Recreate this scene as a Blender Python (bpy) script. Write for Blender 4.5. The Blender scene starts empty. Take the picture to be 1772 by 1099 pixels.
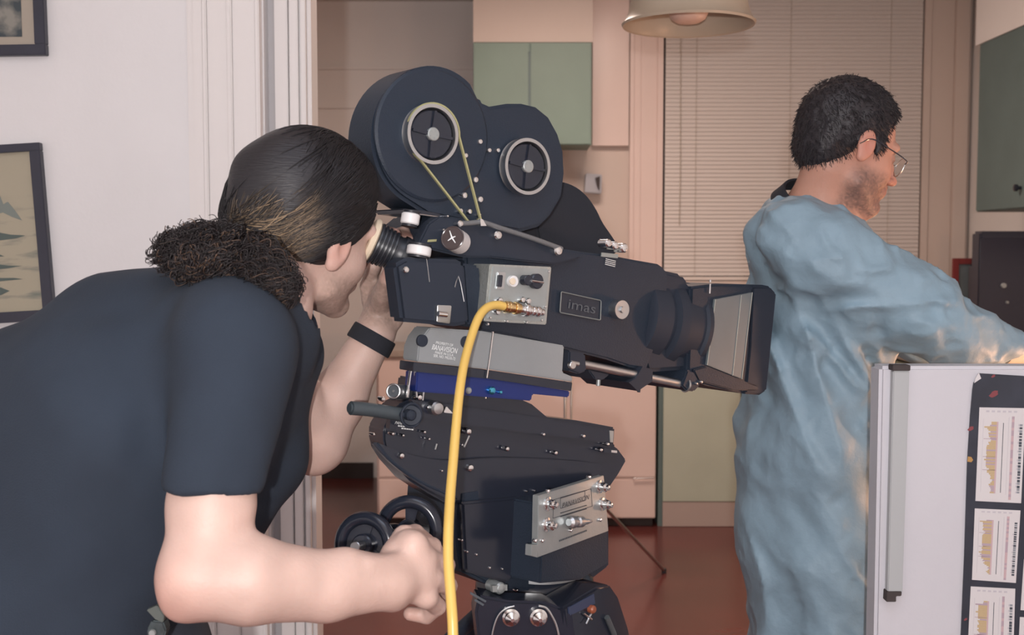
import bpy, bmesh, math, random
import numpy as np
from mathutils import Vector, Matrix
random.seed(7); RNG = np.random.default_rng(7)
SC = bpy.context.scene
COL = SC.collection
# ------------------------------------------------------------------ camera, exposure, lights
CW, CH, FPX = 1772.0, 1099.0, 1950.0
CAMZ = 1.49; PITCH = math.atan(120/1950)
cd = bpy.data.cameras.new('camera'); cam = bpy.data.objects.new('camera', cd); COL.objects.link(cam)
cd.sensor_width = 36; cd.lens = FPX/CW*36; cd.clip_start = .05
cam.location = (0, 0, CAMZ); cam.rotation_euler = (math.pi/2-PITCH, 0, 0)
cd.dof.use_dof = True; cd.dof.focus_distance = 1.95; cd.dof.aperture_fstop = 7.1
SC.camera = cam
vs = SC.view_settings; vs.view_transform = 'Standard'; vs.look = 'None'; vs.gamma = 1; vs.use_curve_mapping = False
vs.exposure = 0.0
wd = bpy.data.worlds.new('world'); SC.world = wd; wd.use_nodes = True
wd.node_tree.nodes['Background'].inputs[0].default_value = (.02, .03, .05, 1)
wd.node_tree.nodes['Background'].inputs[1].default_value = 1.0
def lamp(name, kind, loc, energy, color, size=.3, rot=(0, 0, 0), sy=None):
    l = bpy.data.lights.new(name, kind); l.energy = energy; l.color = color
    if kind == 'AREA':
        l.size = size
        if sy: l.shape = 'RECTANGLE'; l.size_y = sy
    else: l.shadow_soft_size = size
    o = bpy.data.objects.new(name, l); o.location = loc; o.rotation_euler = rot; COL.objects.link(o); return o
lamp('flash', 'POINT', (-.070, -.45, CAMZ+.03), 133, (1.0, .95, .935), .022)
lamp('kitchen_ceiling_light', 'AREA', (.3, 4.6, 2.98), 47, (1.0, .79, .68), .8)
lamp('room_fill_light', 'AREA', (.2, .6, 2.98), 9, (.62, .76, 1.0), 1.1)  # unseen fill lamp, added because the closed room blocks the world light
lamp('low_film_light', 'POINT', (1.55, 3.3, 1.0), 15, (1.0, .50, .26), .06)
lamp('fridge_interior_light', 'POINT', (1.35, 2.27, 1.08), 14, (1.0, .50, .28), .03)

TH = PITCH; FW = Vector((0, math.cos(TH), -math.sin(TH))); UP = Vector((0, math.sin(TH), math.cos(TH)))
C0 = Vector((0, 0, CAMZ))
def ray(px, py): return FW + Vector((1, 0, 0))*((px-CW/2)/FPX) + UP*((CH/2-py)/FPX)
def W(px, py, Y):
    r = ray(px, py); return C0 + r*(Y/r.y)
def X(px, Y): return (px-CW/2)/FPX*Y
def Z(py, Y): return W(886, py, Y).z

# ------------------------------------------------------------------ materials
MATS = {}
def mat(name, col, rough=.6, metal=0., bump=0., bs=80., var=0., vs_=6., spec=.5, sss=0., attr=False, emit=None, coat=0., ani=None, weave=None):
    if name in MATS: return MATS[name]
    m = bpy.data.materials.new(name); m.use_nodes = True; nt = m.node_tree; N = nt.nodes; L = nt.links
    b = N['Principled BSDF']; b.inputs['Roughness'].default_value = rough; b.inputs['Metallic'].default_value = metal
    b.inputs['Specular IOR Level'].default_value = spec
    b.inputs['Coat Weight'].default_value = coat
    b.inputs['Subsurface Weight'].default_value = sss
    if sss: b.inputs['Subsurface Radius'].default_value = (1, .35, .2); b.inputs['Subsurface Scale'].default_value = .008
    tc = N.new('ShaderNodeTexCoord'); co = tc.outputs['Object']
    if ani:
        mp = N.new('ShaderNodeMapping'); mp.inputs['Scale'].default_value = ani; L.new(co, mp.inputs[0]); co = mp.outputs[0]
    base = None
    if attr:
        a = N.new('ShaderNodeAttribute'); a.attribute_name = 'Col'; base = a.outputs['Color']
    if var > 0:
        n = N.new('ShaderNodeTexNoise'); n.inputs['Scale'].default_value = vs_; n.inputs['Detail'].default_value = 5
        L.new(co, n.inputs['Vector'])
        r = N.new('ShaderNodeMapRange'); r.inputs[1].default_value = .3; r.inputs[2].default_value = .7
        r.inputs[3].default_value = 1-var; r.inputs[4].default_value = 1+var; L.new(n.outputs[0], r.inputs[0])
        mx = N.new('ShaderNodeVectorMath'); mx.operation = 'SCALE'
        if base: L.new(base, mx.inputs[0])
        else: mx.inputs[0].default_value = col[:3]
        L.new(r.outputs[0], mx.inputs['Scale']); base = mx.outputs[0]
    if base: L.new(base, b.inputs['Base Color'])
    else: b.inputs['Base Color'].default_value = (*col[:3], 1)
    if bump > 0:
        n = N.new('ShaderNodeTexNoise'); n.inputs['Scale'].default_value = bs; n.inputs['Detail'].default_value = 4
        L.new(co, n.inputs['Vector'])
        bp = N.new('ShaderNodeBump'); bp.inputs['Strength'].default_value = bump; bp.inputs['Distance'].default_value = .002
        L.new(n.outputs[0], bp.inputs['Height']); L.new(bp.outputs[0], b.inputs['Normal'])
    if emit:
        b.inputs['Emission Color'].default_value = (*emit[0], 1); b.inputs['Emission Strength'].default_value = emit[1]
    MATS[name] = m; return m
def s2l(r, g, b): return tuple(((c/255)/12.92 if c/255 <= .04045 else ((c/255+.055)/1.055)**2.4) for c in (r, g, b))
M_white = mat('white_paint', (.77, .76, .77), .45, bump=.25, bs=60, var=.03, vs_=3)
M_trim = mat('white_gloss_trim', (.80, .77, .76), .35, bump=.1, bs=30)
M_kwall = mat('cream_kitchen_wall', (.63, .53, .47), .6, bump=.2, bs=50, var=.03, vs_=2)
M_recess = mat('beige_recess_wall', (.86, .83, .80), .6, bump=.1, bs=40, var=.03, vs_=2)
M_cream = mat('cream_enamel', (.78, .62, .56), .28, var=.03, vs_=3)
M_green = mat('sage_green_paint', (.19, .27, .225), .5, bump=.1, bs=40, var=.05, vs_=4)
M_green2 = mat('pale_green_paint', (.47, .51, .41), .45, bump=.1, bs=40, var=.05, vs_=4)
M_greend = mat('deep_green_paint', (.12, .175, .17), .55, var=.06, vs_=5)
M_kick = mat('beige_kickboard', (.45, .36, .32), .6)
M_dark = mat('dark_gap', (.05, .04, .04), .8)
M_floor = mat('red_brown_linoleum', (.13, .034, .030), .22, bump=.12, bs=25, var=.18, vs_=3)
M_ceil = mat('ceiling_white', (.75, .72, .68), .8, bump=.1)
M_blind = mat('blind_slat', (.70, .64, .60), .35)
M_black = mat('crackle_black', (.019, .028, .044), .5, bump=.35, bs=350, spec=.3)
M_blackg = mat('gloss_black', (.018, .022, .034), .18, spec=.5)
M_blackm = mat('matt_black', (.022, .029, .044), .6, spec=.3)
M_rubber = mat('black_rubber', (.02, .023, .03), .38)
M_cloth = mat('black_cloth', (.020, .022, .030), .95, bump=.3, bs=200)
M_chrome = mat('chrome', (.8, .8, .8), .16, metal=1)
M_steel = mat('brushed_steel', (.55, .57, .58), .34, metal=1, bump=.1, bs=120, ani=(1, 1, 20))
M_alu = mat('silver_plate', (.36, .39, .39), .42, metal=.55, bump=.12, bs=220, var=.06, vs_=30)
M_crinkle = mat('crinkle_silver', (.42, .44, .42), .35, metal=.6, bump=.8, bs=260)
M_greyp = mat('grey_hammertone', (.24, .26, .27), .5, bump=.15, bs=250, var=.04, vs_=12)
M_greym = mat('grey_panel', (.13, .155, .165), .5, var=.06, vs_=20)
M_blue = mat('blue_anodised', (.015, .03, .16), .3, metal=.3)
M_brass = mat('brass_connector', (.75, .55, .28), .22, metal=1)
M_wknob = mat('white_knob', (.72, .72, .72), .35)
M_ink = mat('white_ink', (.75, .78, .78), .6)
M_inkd = mat('dark_ink', (.03, .035, .045), .5)
M_inkg = mat('grey_ink', (.07, .085, .10), .4)
M_belt = mat('belt_olive', (.34, .33, .17), .5)
M_cream2 = mat('chamois', (.72, .62, .47), .75, bump=.3, bs=150)
M_cable = mat('yellow_cable', (.70, .47, .12), .35, spec=.6)
M_shirt = mat('black_cotton', (.018, .028, .045), .9, bump=.35, bs=500, var=.10, vs_=9)
M_trous = mat('dark_denim', (.03, .035, .05), .9, bump=.3, bs=300)
M_skin = mat('skin', (.6, .4, .3), .48, bump=.25, bs=190, sss=.12, attr=True, var=.06, vs_=14, spec=.35)
M_hair = mat('dark_hair', (.015, .012, .013), .45, attr=True, bump=.7, bs=60, ani=(1, 1, 9))
M_hair2 = mat('hair_strand', (.05, .03, .02), .55, attr=True)
M_gown = mat('blue_surgical_cloth', (.22, .325, .40), .6, bump=.9, bs=55, var=.07, vs_=14, sss=0)
M_glove = mat('latex_glove', (.72, .62, .48), .5)
M_fridge = mat('white_enamel', (.56, .56, .60), .3, bump=.12, bs=90, var=.02, vs_=5)
M_hgrey = mat('grey_handle', (.40, .42, .43), .4)
M_paper = mat('white_paper', (.62, .60, .61), .6)
M_film = mat('black_print', (.03, .035, .05), .4, var=.2, vs_=20)
M_red = mat('red_wood', (.22, .035, .035), .5)
M_tv = mat('black_appliance', (.030, .032, .05), .4, var=.1)
M_lamp = mat('enamel_shade', (.42, .35, .27), .35, var=.03)
M_lampg = mat('enamel_green_band', (.25, .27, .20), .35)
M_bulb = mat('frosted_bulb', (.66, .48, .40), .4)

# ------------------------------------------------------------------ objects
def props(o, label=None, cat=None, group=None, kind=None):
    if label: o['label'] = label
    if cat: o['category'] = cat
    if group: o['group'] = group
    if kind: o['kind'] = kind
    return o
def wl(o):
    v = Vector((0, 0, 0))
    while o is not None: v += o.location; o = o.parent
    return v
def link(name, me, m, parent=None):
    o = bpy.data.objects.new(name, me)
    if m: me.materials.clear(); me.materials.append(m)
    if parent is None:
        n = len(me.vertices); a = np.empty(n*3, np.float32); me.vertices.foreach_get('co', a); a = a.reshape(-1, 3)
        lo, hi = a.min(0), a.max(0); L = Vector(((lo[0]+hi[0])/2, (lo[1]+hi[1])/2, lo[2])); o.location = L
    else: L = wl(parent); o.parent = parent
    me.transform(Matrix.Translation(-L)); COL.objects.link(o); return o
def thing(name, loc, label, cat, group=None):
    o = bpy.data.objects.new(name, None); o.empty_display_size = .05; o.location = loc; COL.objects.link(o); return props(o, label, cat, group)
def frame_axes(d):
    d = Vector(d).normalized(); a = Vector((0, 0, 1)) if abs(d.z) < .9 else Vector((1, 0, 0))
    u = d.cross(a).normalized(); return d, u, d.cross(u).normalized()
class MB:
    def __init__(s): s.v = []; s.f = []
    def add(s, vs, fs):
        n = len(s.v); s.v += [tuple(p) for p in vs]; s.f += [tuple(i+n for i in f) for f in fs]; return s
    def box(s, a, b):
        (x0, y0, z0), (x1, y1, z1) = a, b
        return s.add([(x0, y0, z0), (x1, y0, z0), (x1, y1, z0), (x0, y1, z0), (x0, y0, z1), (x1, y0, z1), (x1, y1, z1), (x0, y1, z1)],
                     [(0, 3, 2, 1), (4, 5, 6, 7), (0, 1, 5, 4), (1, 2, 6, 5), (2, 3, 7, 6), (3, 0, 4, 7)])
    def prism(s, near, off):
        n = len(near); off = Vector(off)
        nr = sum(((Vector(near[i])-Vector(near[0])).cross(Vector(near[(i+1) % n])-Vector(near[0])) for i in range(n)), Vector())
        if nr.dot(off) > 0: near = list(near)[::-1]
        return s.add(list(near)+[Vector(p)+off for p in near], [tuple(range(n)), tuple(range(2*n-1, n-1, -1))]+[(i, i+n, (i+1) % n+n, (i+1) % n) for i in range(n)])
    def rings(s, cs, cap=True):
        n = len(cs[0]); vs = [p for c in cs for p in c]; fs = []
        for k in range(len(cs)-1):
            for i in range(n):
                j = (i+1) % n; fs.append((k*n+i, k*n+j, (k+1)*n+j, (k+1)*n+i))
        if cap: fs += [tuple(range(n))[::-1], tuple(range((len(cs)-1)*n, len(cs)*n))]
        return s.add(vs, fs)
    def lathe(s, o, axis, prof, seg=32, cap=True, sx=1., sy=1.):   # prof: (t along axis, r)
        d, u, w = frame_axes(axis); o = Vector(o)
        return s.rings([[o+d*t+u*(r*sx*math.cos(2*math.pi*i/seg))+w*(r*sy*math.sin(2*math.pi*i/seg)) for i in range(seg)] for t, r in prof], cap)
    def cyl(s, a, b, r, r2=None, seg=24):
        a, b = Vector(a), Vector(b); L = (b-a).length; r2 = r if r2 is None else r2
        c = min(r, r2, L)*.12
        return s.lathe(a, b-a, [(0, r-c), (c, r), (L-c, r2), (L, r2-c)], seg)
    def ball(s, c, r, seg=16):
        return s.lathe(c, (0, 0, 1), [(-math.cos(math.pi*k/10)*r, max(math.sin(math.pi*k/10)*r, r*.02)) for k in range(11)], seg)
    def ring(s, c, axis, R, r, seg=48, sec=12, flat=1.):
        d, u, w = frame_axes(axis); c = Vector(c); vs = []; fs = []
        for i in range(seg):
            a = 2*math.pi*i/seg; e = u*math.cos(a)+w*math.sin(a)
            for j in range(sec):
                b = 2*math.pi*j/sec; vs.append(c+e*(R+r*math.cos(b))+d*(r*flat*math.sin(b)))
        for i in range(seg):
            for j in range(sec):
                i2, j2 = (i+1) % seg, (j+1) % sec; fs.append((i*sec+j, i2*sec+j, i2*sec+j2, i*sec+j2))
        return s.add(vs, fs)
    def tube(s, pts, r, seg=10, smooth=0):
        pts = [Vector(p) for p in pts]
        if smooth:
            q = []
            P = [pts[0]*2-pts[1]]+pts+[pts[-1]*2-pts[-2]]
            for i in range(1, len(P)-2):
                for k in range(smooth):
                    t = k/smooth; a, b, c, d = P[i-1], P[i], P[i+1], P[i+2]
                    q.append(.5*((2*b)+(c-a)*t+(2*a-5*b+4*c-d)*t*t+(3*b-a-3*c+d)*t**3))
            q.append(pts[-1]); pts = q
        rs = r if isinstance(r, (list, tuple)) else None; cs = []; u = None
        for i, p in enumerate(pts):
            d = (pts[min(i+1, len(pts)-1)]-pts[max(i-1, 0)]).normalized()
            if u is None: _, u, _w = frame_axes(d)
            u = (u-d*u.dot(d)).normalized(); w = d.cross(u)
            t = i/(len(pts)-1); rr = r if rs is None else rs[0]+(rs[1]-rs[0])*t
            cs.append([p+u*(rr*math.cos(2*math.pi*k/seg))+w*(rr*math.sin(2*math.pi*k/seg)) for k in range(seg)])
        return s.rings(cs)
    def build(s, name, m, parent=None, smooth=None, bevel=0., label=None, sharp=35):
        me = bpy.data.meshes.new(name); me.from_pydata(s.v, [], s.f); me.validate()
        bm = bmesh.new(); bm.from_mesh(me); bmesh.ops.recalc_face_normals(bm, faces=bm.faces)
        if bevel:
            es = [e for e in bm.edges if len(e.link_faces) == 2 and e.calc_face_angle(0) > .5]
            bmesh.ops.bevel(bm, geom=es, offset=bevel, segments=2, affect='EDGES', clamp_overlap=True)
        bm.to_mesh(me); bm.free()
        me.polygons.foreach_set('use_smooth', [True]*len(me.polygons))
        try: me.set_sharp_from_angle(angle=math.radians(sharp))
        except Exception: pass
        o = link(name, me, m, parent)
        if label: o['label'] = label
        return o
def bx(name, a, b, m, parent=None, bevel=0., **k): return MB().box(a, b).build(name, m, parent, bevel=bevel, **k)
def text_mesh(name, s, origin, ux, uz, h, m, parent, shear=0., width=None, ext=.0004, align='CENTER'):
    cu = bpy.data.curves.new(name, 'FONT'); cu.body = s; cu.size = 1; cu.align_x = align; cu.align_y = 'CENTER'; cu.extrude = 0; cu.resolution_u = 3; cu.shear = shear
    to = bpy.data.objects.new(name, cu); COL.objects.link(to)
    bpy.context.view_layer.update()
    me = bpy.data.meshes.new_from_object(to.evaluated_get(bpy.context.evaluated_depsgraph_get()))
    bpy.data.objects.remove(to); ux = Vector(ux).normalized(); uz = Vector(uz).normalized(); n = ux.cross(uz)
    xs = [v.co.x for v in me.vertices]; w0 = max(xs)-min(xs); hs = h/.7; ws = hs if width is None else width/w0
    for v in me.vertices: v.co = Vector(origin)+ux*(v.co.x*ws)+uz*(v.co.y*hs)+n*ext
    return link(name, me, m, parent)

# ------------------------------------------------------------------ signed-distance modelling (continuous bodies, hair, cloth)
def A(v): return np.array(v, np.float32)
def cap(P, a, b, ra, rb, sc=None):
    a, b = A(a), A(b)
    if sc is not None: P = P*A(sc); a = a*A(sc); b = b*A(sc)
    ab = b-a; t = np.clip(((P-a)@ab)/max(float(ab@ab), 1e-9), 0, 1)
    return np.linalg.norm(P-a-t[..., None]*ab, axis=-1)-(ra+(rb-ra)*t)
def ell(P, c, r, R=None):
    q = P-A(c)
    if R is not None: q = q@R          # columns of R are the ellipsoid's axes
    r = A(r); k0 = np.linalg.norm(q/r, axis=-1); k1 = np.linalg.norm(q/(r*r), axis=-1)
    return k0*(k0-1)/np.maximum(k1, 1e-6)
def su(a, b, k):
    h = np.clip(.5+.5*(b-a)/k, 0, 1); return b*(1-h)+a*h-k*h*(1-h)
def ss(a, b, k): return -su(-a, b, k)      # a minus b
_lat = RNG.standard_normal((32, 32, 32)).astype(np.float32)
def vnoise(P):
    i = np.floor(P).astype(int); f = (P-i).astype(np.float32); f = f*f*(3-2*f); r = 0
    for dx in (0, 1):
        for dy in (0, 1):
            for dz in (0, 1):
                w = (f[..., 0] if dx else 1-f[..., 0])*(f[..., 1] if dy else 1-f[..., 1])*(f[..., 2] if dz else 1-f[..., 2])
                r = r+w*_lat[(i[..., 0]+dx) & 31, (i[..., 1]+dy) & 31, (i[..., 2]+dz) & 31]
    return r
def sdf_mesh(f, lo, hi, h):
    lo = np.array(lo, np.float32); hi = np.array(hi, np.float32); B = 8
    nb = np.ceil((hi-lo)/(h*B)).astype(int); n = nb*B
    F = np.ones(tuple(n), np.float32)
    ix = np.stack(np.meshgrid(*[np.arange(k) for k in nb], indexing='ij'), -1).reshape(-1, 3)
    d = f((lo+(ix*B+B/2)*h).astype(np.float32)); rad = h*B*.87*1.35+.006
    for b in ix[d < -rad]: F[b[0]*B:(b[0]+1)*B, b[1]*B:(b[1]+1)*B, b[2]*B:(b[2]+1)*B] = -1
    act = ix[np.abs(d) <= rad]; o = np.stack(np.meshgrid(*[np.arange(B)]*3, indexing='ij'), -1).reshape(-1, 3)
    for k in range(0, len(act), 2000):
        a = act[k:k+2000]; pts = (a[:, None, :]*B+o[None]).reshape(-1, 3)
        F[pts[:, 0], pts[:, 1], pts[:, 2]] = f((lo+pts*h).astype(np.float32))
    I = F < 0; c = np.zeros(tuple(n-1), np.int8)
    for dx in (0, 1):
        for dy in (0, 1):
            for dz in (0, 1): c += I[dx:n[0]-1+dx, dy:n[1]-1+dy, dz:n[2]-1+dz]
    cells = np.argwhere((c > 0) & (c < 8)); idm = -np.ones(tuple(n-1), np.int32); idm[cells[:, 0], cells[:, 1], cells[:, 2]] = np.arange(len(cells))
    acc = np.zeros((len(cells), 3)); cnt = np.zeros(len(cells))
    for ax in range(3):
        for u in (0, 1):
            for v in (0, 1):
                o0 = np.zeros(3, int); o0[(ax+1) % 3] = u; o0[(ax+2) % 3] = v; o1 = o0.copy(); o1[ax] = 1
                p, q = cells+o0, cells+o1; a = F[p[:, 0], p[:, 1], p[:, 2]]; b = F[q[:, 0], q[:, 1], q[:, 2]]
                m = (a < 0) != (b < 0); t = np.where(m, a/np.where(a == b, 1, a-b), 0)
                acc[m] += (p+(q-p)*t[:, None])[m]; cnt[m] += 1
    V = lo+(acc/cnt[:, None])*h
    Q = []
    for ax in range(3):
        sl0 = [slice(None)]*3; sl1 = [slice(None)]*3; sl0[ax] = slice(0, -1); sl1[ax] = slice(1, None)
        a, b = I[tuple(sl0)], I[tuple(sl1)]; e = np.argwhere(a != b); u, v = (ax+1) % 3, (ax+2) % 3
        e = e[(e[:, u] > 0) & (e[:, v] > 0) & (e[:, u] < n[u]-1) & (e[:, v] < n[v]-1)]
        s = a[e[:, 0], e[:, 1], e[:, 2]]
        def g(du, dv):
            q = e.copy(); q[:, u] -= du; q[:, v] -= dv; return idm[q[:, 0], q[:, 1], q[:, 2]]
        q = np.stack([g(1, 1), g(0, 1), g(0, 0), g(1, 0)], 1); q[~s] = q[~s][:, ::-1]; Q.append(q)
    Q = np.concatenate(Q); Q = Q[(Q >= 0).all(1)]
    return V.astype(np.float32), Q
def np_mesh(name, V, Q, m, parent=None, cols=None, label=None):
    me = bpy.data.meshes.new(name); me.vertices.add(len(V)); me.vertices.foreach_set('co', V.astype(np.float32).ravel())
    me.loops.add(Q.size); me.loops.foreach_set('vertex_index', Q.astype(np.int32).ravel())
    me.polygons.add(len(Q)); me.polygons.foreach_set('loop_start', (np.arange(len(Q))*4).astype(np.int32))
    me.polygons.foreach_set('loop_total', np.full(len(Q), 4, np.int32)); me.polygons.foreach_set('use_smooth', [True]*len(Q))
    me.update(calc_edges=True); me.validate()
    if cols is not None:
        ca = me.color_attributes.new('Col', 'FLOAT_COLOR', 'POINT'); c4 = np.ones((len(V), 4), np.float32); c4[:, :3] = cols
        ca.data.foreach_set('color', c4.ravel())
    o = link(name, me, m, parent)
    if label: o['label'] = label
    return o
def lerpc(c, d, w): return c*(1-w[:, None])+A(d)*w[:, None]
def strands(paths, r0, r1, cols, name, parent, m=None):
    """paths (n,k,3): many thin three-sided tubes in one mesh"""
    n, k, _ = paths.shape; T = np.gradient(paths, axis=1); T /= np.maximum(np.linalg.norm(T, axis=-1, keepdims=True), 1e-9)
    u = np.cross(T, A((.31, .52, .79))); u /= np.maximum(np.linalg.norm(u, axis=-1, keepdims=True), 1e-9); w = np.cross(T, u)
    rr = (r0+(r1-r0)*np.linspace(0, 1, k))[None, :, None]; V = []
    for j in range(3): V.append(paths+(u*math.cos(2.094*j)+w*math.sin(2.094*j))*rr)
    V = np.stack(V, 2).reshape(-1, 3)
    i = np.arange(n)[:, None, None]*k*3; q = np.arange(k-1)[None, :, None]*3; j = np.arange(3)[None, None, :]
    a = i+q+j; b = i+q+(j+1) % 3; Q = np.stack([a, b, b+3, a+3], -1).reshape(-1, 4)
    return np_mesh(name, V, Q, m or M_hair2, parent, np.repeat(cols, k*3, axis=0) if cols.ndim == 2 else np.repeat(cols.reshape(-1, 3), 3, axis=0))

# ================================================================== THE SETTING
YW = 6.5; YR = 7.25; YL = 2.75; ZC = 3.05
def S(name, a, b, m, bevel=0.): return props(bx(name, a, b, m, bevel=bevel), kind='structure')
S('floor', (-2.6, -2.0, -.1), (2.9, 7.4, 0), M_floor)
S('ceiling', (-2.6, -2.0, ZC), (2.9, 7.4, ZC+.1), M_ceil)
xl = X(462, YL)
S('wall_left', (-2.5, YL, 0), (xl, YL+.12, ZC), M_white)
S('wall_near', (-2.5, -1.9, 0), (2.8, -1.8, ZC), M_white)
S('wall_side', (-2.6, -1.9, 0), (-2.5, 7.3, ZC), M_white)
S('wall_right', (2.625, -1.9, 0), (2.72, 7.3, ZC), M_recess)
xa = X(820, YW-.3)
winl, winr = X(1145, YW), X(1590, YW); zs = Z(486, YW)
t = MB(); t.box((xa, YW, 0), (winl, YW+.12, ZC)); t.box((winl, YW, 0), (winr, YW+.12, zs)); t.box((winr, YW, 0), (2.62, YW+.12, ZC))
props(t.build('wall_back', M_kwall), kind='structure')
S('wall_recess', (-2.5, YR, 0), (xa+.5, YR+.1, ZC), M_recess)
# header mouldings of the recess wall
z1, z2 = Z(118, YR), Z(186, YR)
t = MB(); t.box((-2.4, YR-.03, z1-.012), (xa+.2, YR, z1+.012)); t.box((-2.4, YR-.015, z2), (xa+.2, YR, z1-.012)); t.box((-2.4, YR-.02, z2-.008), (xa+.2, YR, z2+.004))
props(t.build('trim_1', M_recess, bevel=.003), kind='structure')
S('baseboard_recess', (-2.4, YR-.02, 0), (-.9, YR, .10), M_dark)
# door casing of the white wall: wall | fluted casing | flat jamb | inner moulding
t = MB(); a, b = X(333, YL), X(458, YL-.03)
for p0, p1, d in ((333, 345, .012), (345, 362, .022), (362, 369, .030), (369, 404, .022), (404, 412, .032), (412, 452, .024), (452, 459, .034)):
    t.box((X(p0, YL), YL-d, 0), (X(p1, YL)+.0005, YL+.001, ZC))
props(t.build('trim_2', M_trim, bevel=.0025), kind='structure')
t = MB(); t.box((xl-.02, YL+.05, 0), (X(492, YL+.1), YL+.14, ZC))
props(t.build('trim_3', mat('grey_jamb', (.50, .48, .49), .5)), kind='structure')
t = MB()
for p0, p1, d in ((487, 509, .060), (509, 513, .045), (513, 527, .066), (527, 531, .05), (531, 539, .062), (539, 546, .04)):
    t.box((X(p0, YL+.08), YL+.09-d, 0), (X(p1, YL+.08)+.0005, YL+.14, ZC))
props(t.build('trim_4', M_trim, bevel=.002), kind='structure')
# soffit over the green cupboards and pier beside them
ysf = YW-.32
S('trim_5', (xa, ysf, Z(73, ysf)), (X(1024, ysf), YW, ZC), M_kwall)
S('trim_6', (X(1024, YW-.05), YW-.05, Z(252, YW-.05)), (X(1086, YW-.05), YW, ZC), M_cream)
# window casing, glass, sill
t = MB()
for p0, p1, d in ((1087, 1094, .045), (1094, 1106, .03), (1106, 1134, .02), (1134, 1144, .035)): t.box((X(p0, YW), YW-d, zs), (X(p1, YW), YW, ZC))
props(t.build('trim_9', M_cream, bevel=.003), kind='structure'); t = MB()
for p0, p1, d in ((1588, 1600, .03), (1600, 1640, .02), (1640, 1664, .04)): t.box((X(p0, YW), YW-d, zs), (X(p1, YW), YW, ZC))
props(t.build('trim_7', M_kwall, bevel=.003), kind='structure')
wn = thing('window_1', (0, YW+.06, zs), None, None); wn['kind'] = 'structure'
bx('window_glass', (winl, YW+.08, zs), (winr, YW+.085, ZC), mat('night_glass', (.02, .02, .03), .05), wn)
t = MB(); t.box((X(1090, YW-.1), YW-.10, zs-.03), (X(1660, YW-.1), YW+.1, zs)); t.box((X(1100, YW), YW-.03, zs-.10), (X(1650, YW), YW, zs-.03))
t.build('window_sill', M_kwall, wn, bevel=.004)
# venetian blind
vb = thing('venetian_blind', ((winl+winr)/2, YW-.01, zs), 'closed beige venetian blind covering the kitchen window behind the man in blue', 'blind')
t = MB(); z = zs+.03
while z < ZC-.06:
    t.prism([(winl+.01, YW-.0215, z), (winl+.01, YW-.0135, z+.0262), (winl+.01, YW-.0125, z+.026), (winl+.01, YW-.0205, z-.0003)], (winr-winl-.025, 0, 0)); z += .0235
t.build('slats', M_blind, vb)
bx('bottom_rail', (winl+.01, YW-.04, zs+.004), (winr-.015, YW-.015, zs+.024), M_blind, vb, bevel=.003)
bx('head_rail', (winl+.01, YW-.045, ZC-.05), (winr-.015, YW-.005, ZC-.002), M_blind, vb, bevel=.003)
t = MB(); t.tube([(X(1172, YW), YW-.036, ZC-.06), (X(1174, YW), YW-.037, 1.9), (X(1173, YW), YW-.037, 1.62)], .0022, 6); t.build('tilt_wand', M_lamp, vb)
t = MB()
for px in (1200, 1360, 1530): t.tube([(X(px, YW), YW-.036, ZC-.06), (X(px, YW), YW-.036, zs+.02)], .0012, 5)
t.build('ladder_cord', M_lamp, vb)

# ================================================================== KITCHEN
yc = ysf-.0
kc = thing('wall_cabinet', ((xa+X(1020, yc))/2, yc+.1, Z(251, yc)), 'sage green double-door wall cabinet above the film magazine', 'cabinet')
zt, zb = Z(74, yc), Z(251, yc)
bx('cabinet_body', (xa, yc, zb), (X(1022, yc), YW, zt), M_green, kc)
bx('door', (xa+.002, yc-.018, zb+.003), (X(914, yc), yc-.001, zt-.003), M_green, kc, bevel=.002)
bx('door', (X(918, yc), yc-.018, zb+.003), (X(1020, yc), yc-.001, zt-.003), M_green, kc, bevel=.002)
bx('door_gap', (X(914, yc)-.001, yc-.0185, zb+.01), (X(918, yc)+.001, yc-.002, zt-.05), M_greend, kc)
# right-hand green wall cabinet on the right wall
xc = 2.31; yc2 = 5.62
kc = thing('wall_cabinet', (2.46, 4.6, Z(367, yc2)), 'dark green wall cabinet at the right edge above the black appliance', 'cabinet')
zt, zb = Z(78, yc2), Z(367, yc2)
bx('cabinet_body', (xc, 3.7, zb), (2.62, yc2, zt), M_greend, kc)
bx('door', (xc-.018, 4.68, zb+.004), (xc-.001, yc2-.03, zt-.004), M_greend, kc, bevel=.002)
bx('door', (xc-.018, 3.72, zb+.004), (xc-.001, 4.67, zt-.004), M_greend, kc, bevel=.002)
t = MB(); t.lathe((xc-.018, 5.10, Z(325, 5.1)), (-1, 0, 0), [(0, .008), (.012, .008), (.018, .016), (.03, .016), (.034, .008)]); t.build('knob', M_blackg, kc, label='round black knob')
S('trim_8', (xc-.02, 3.7, zt), (2.62, yc2+.02, ZC), M_recess)
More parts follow.
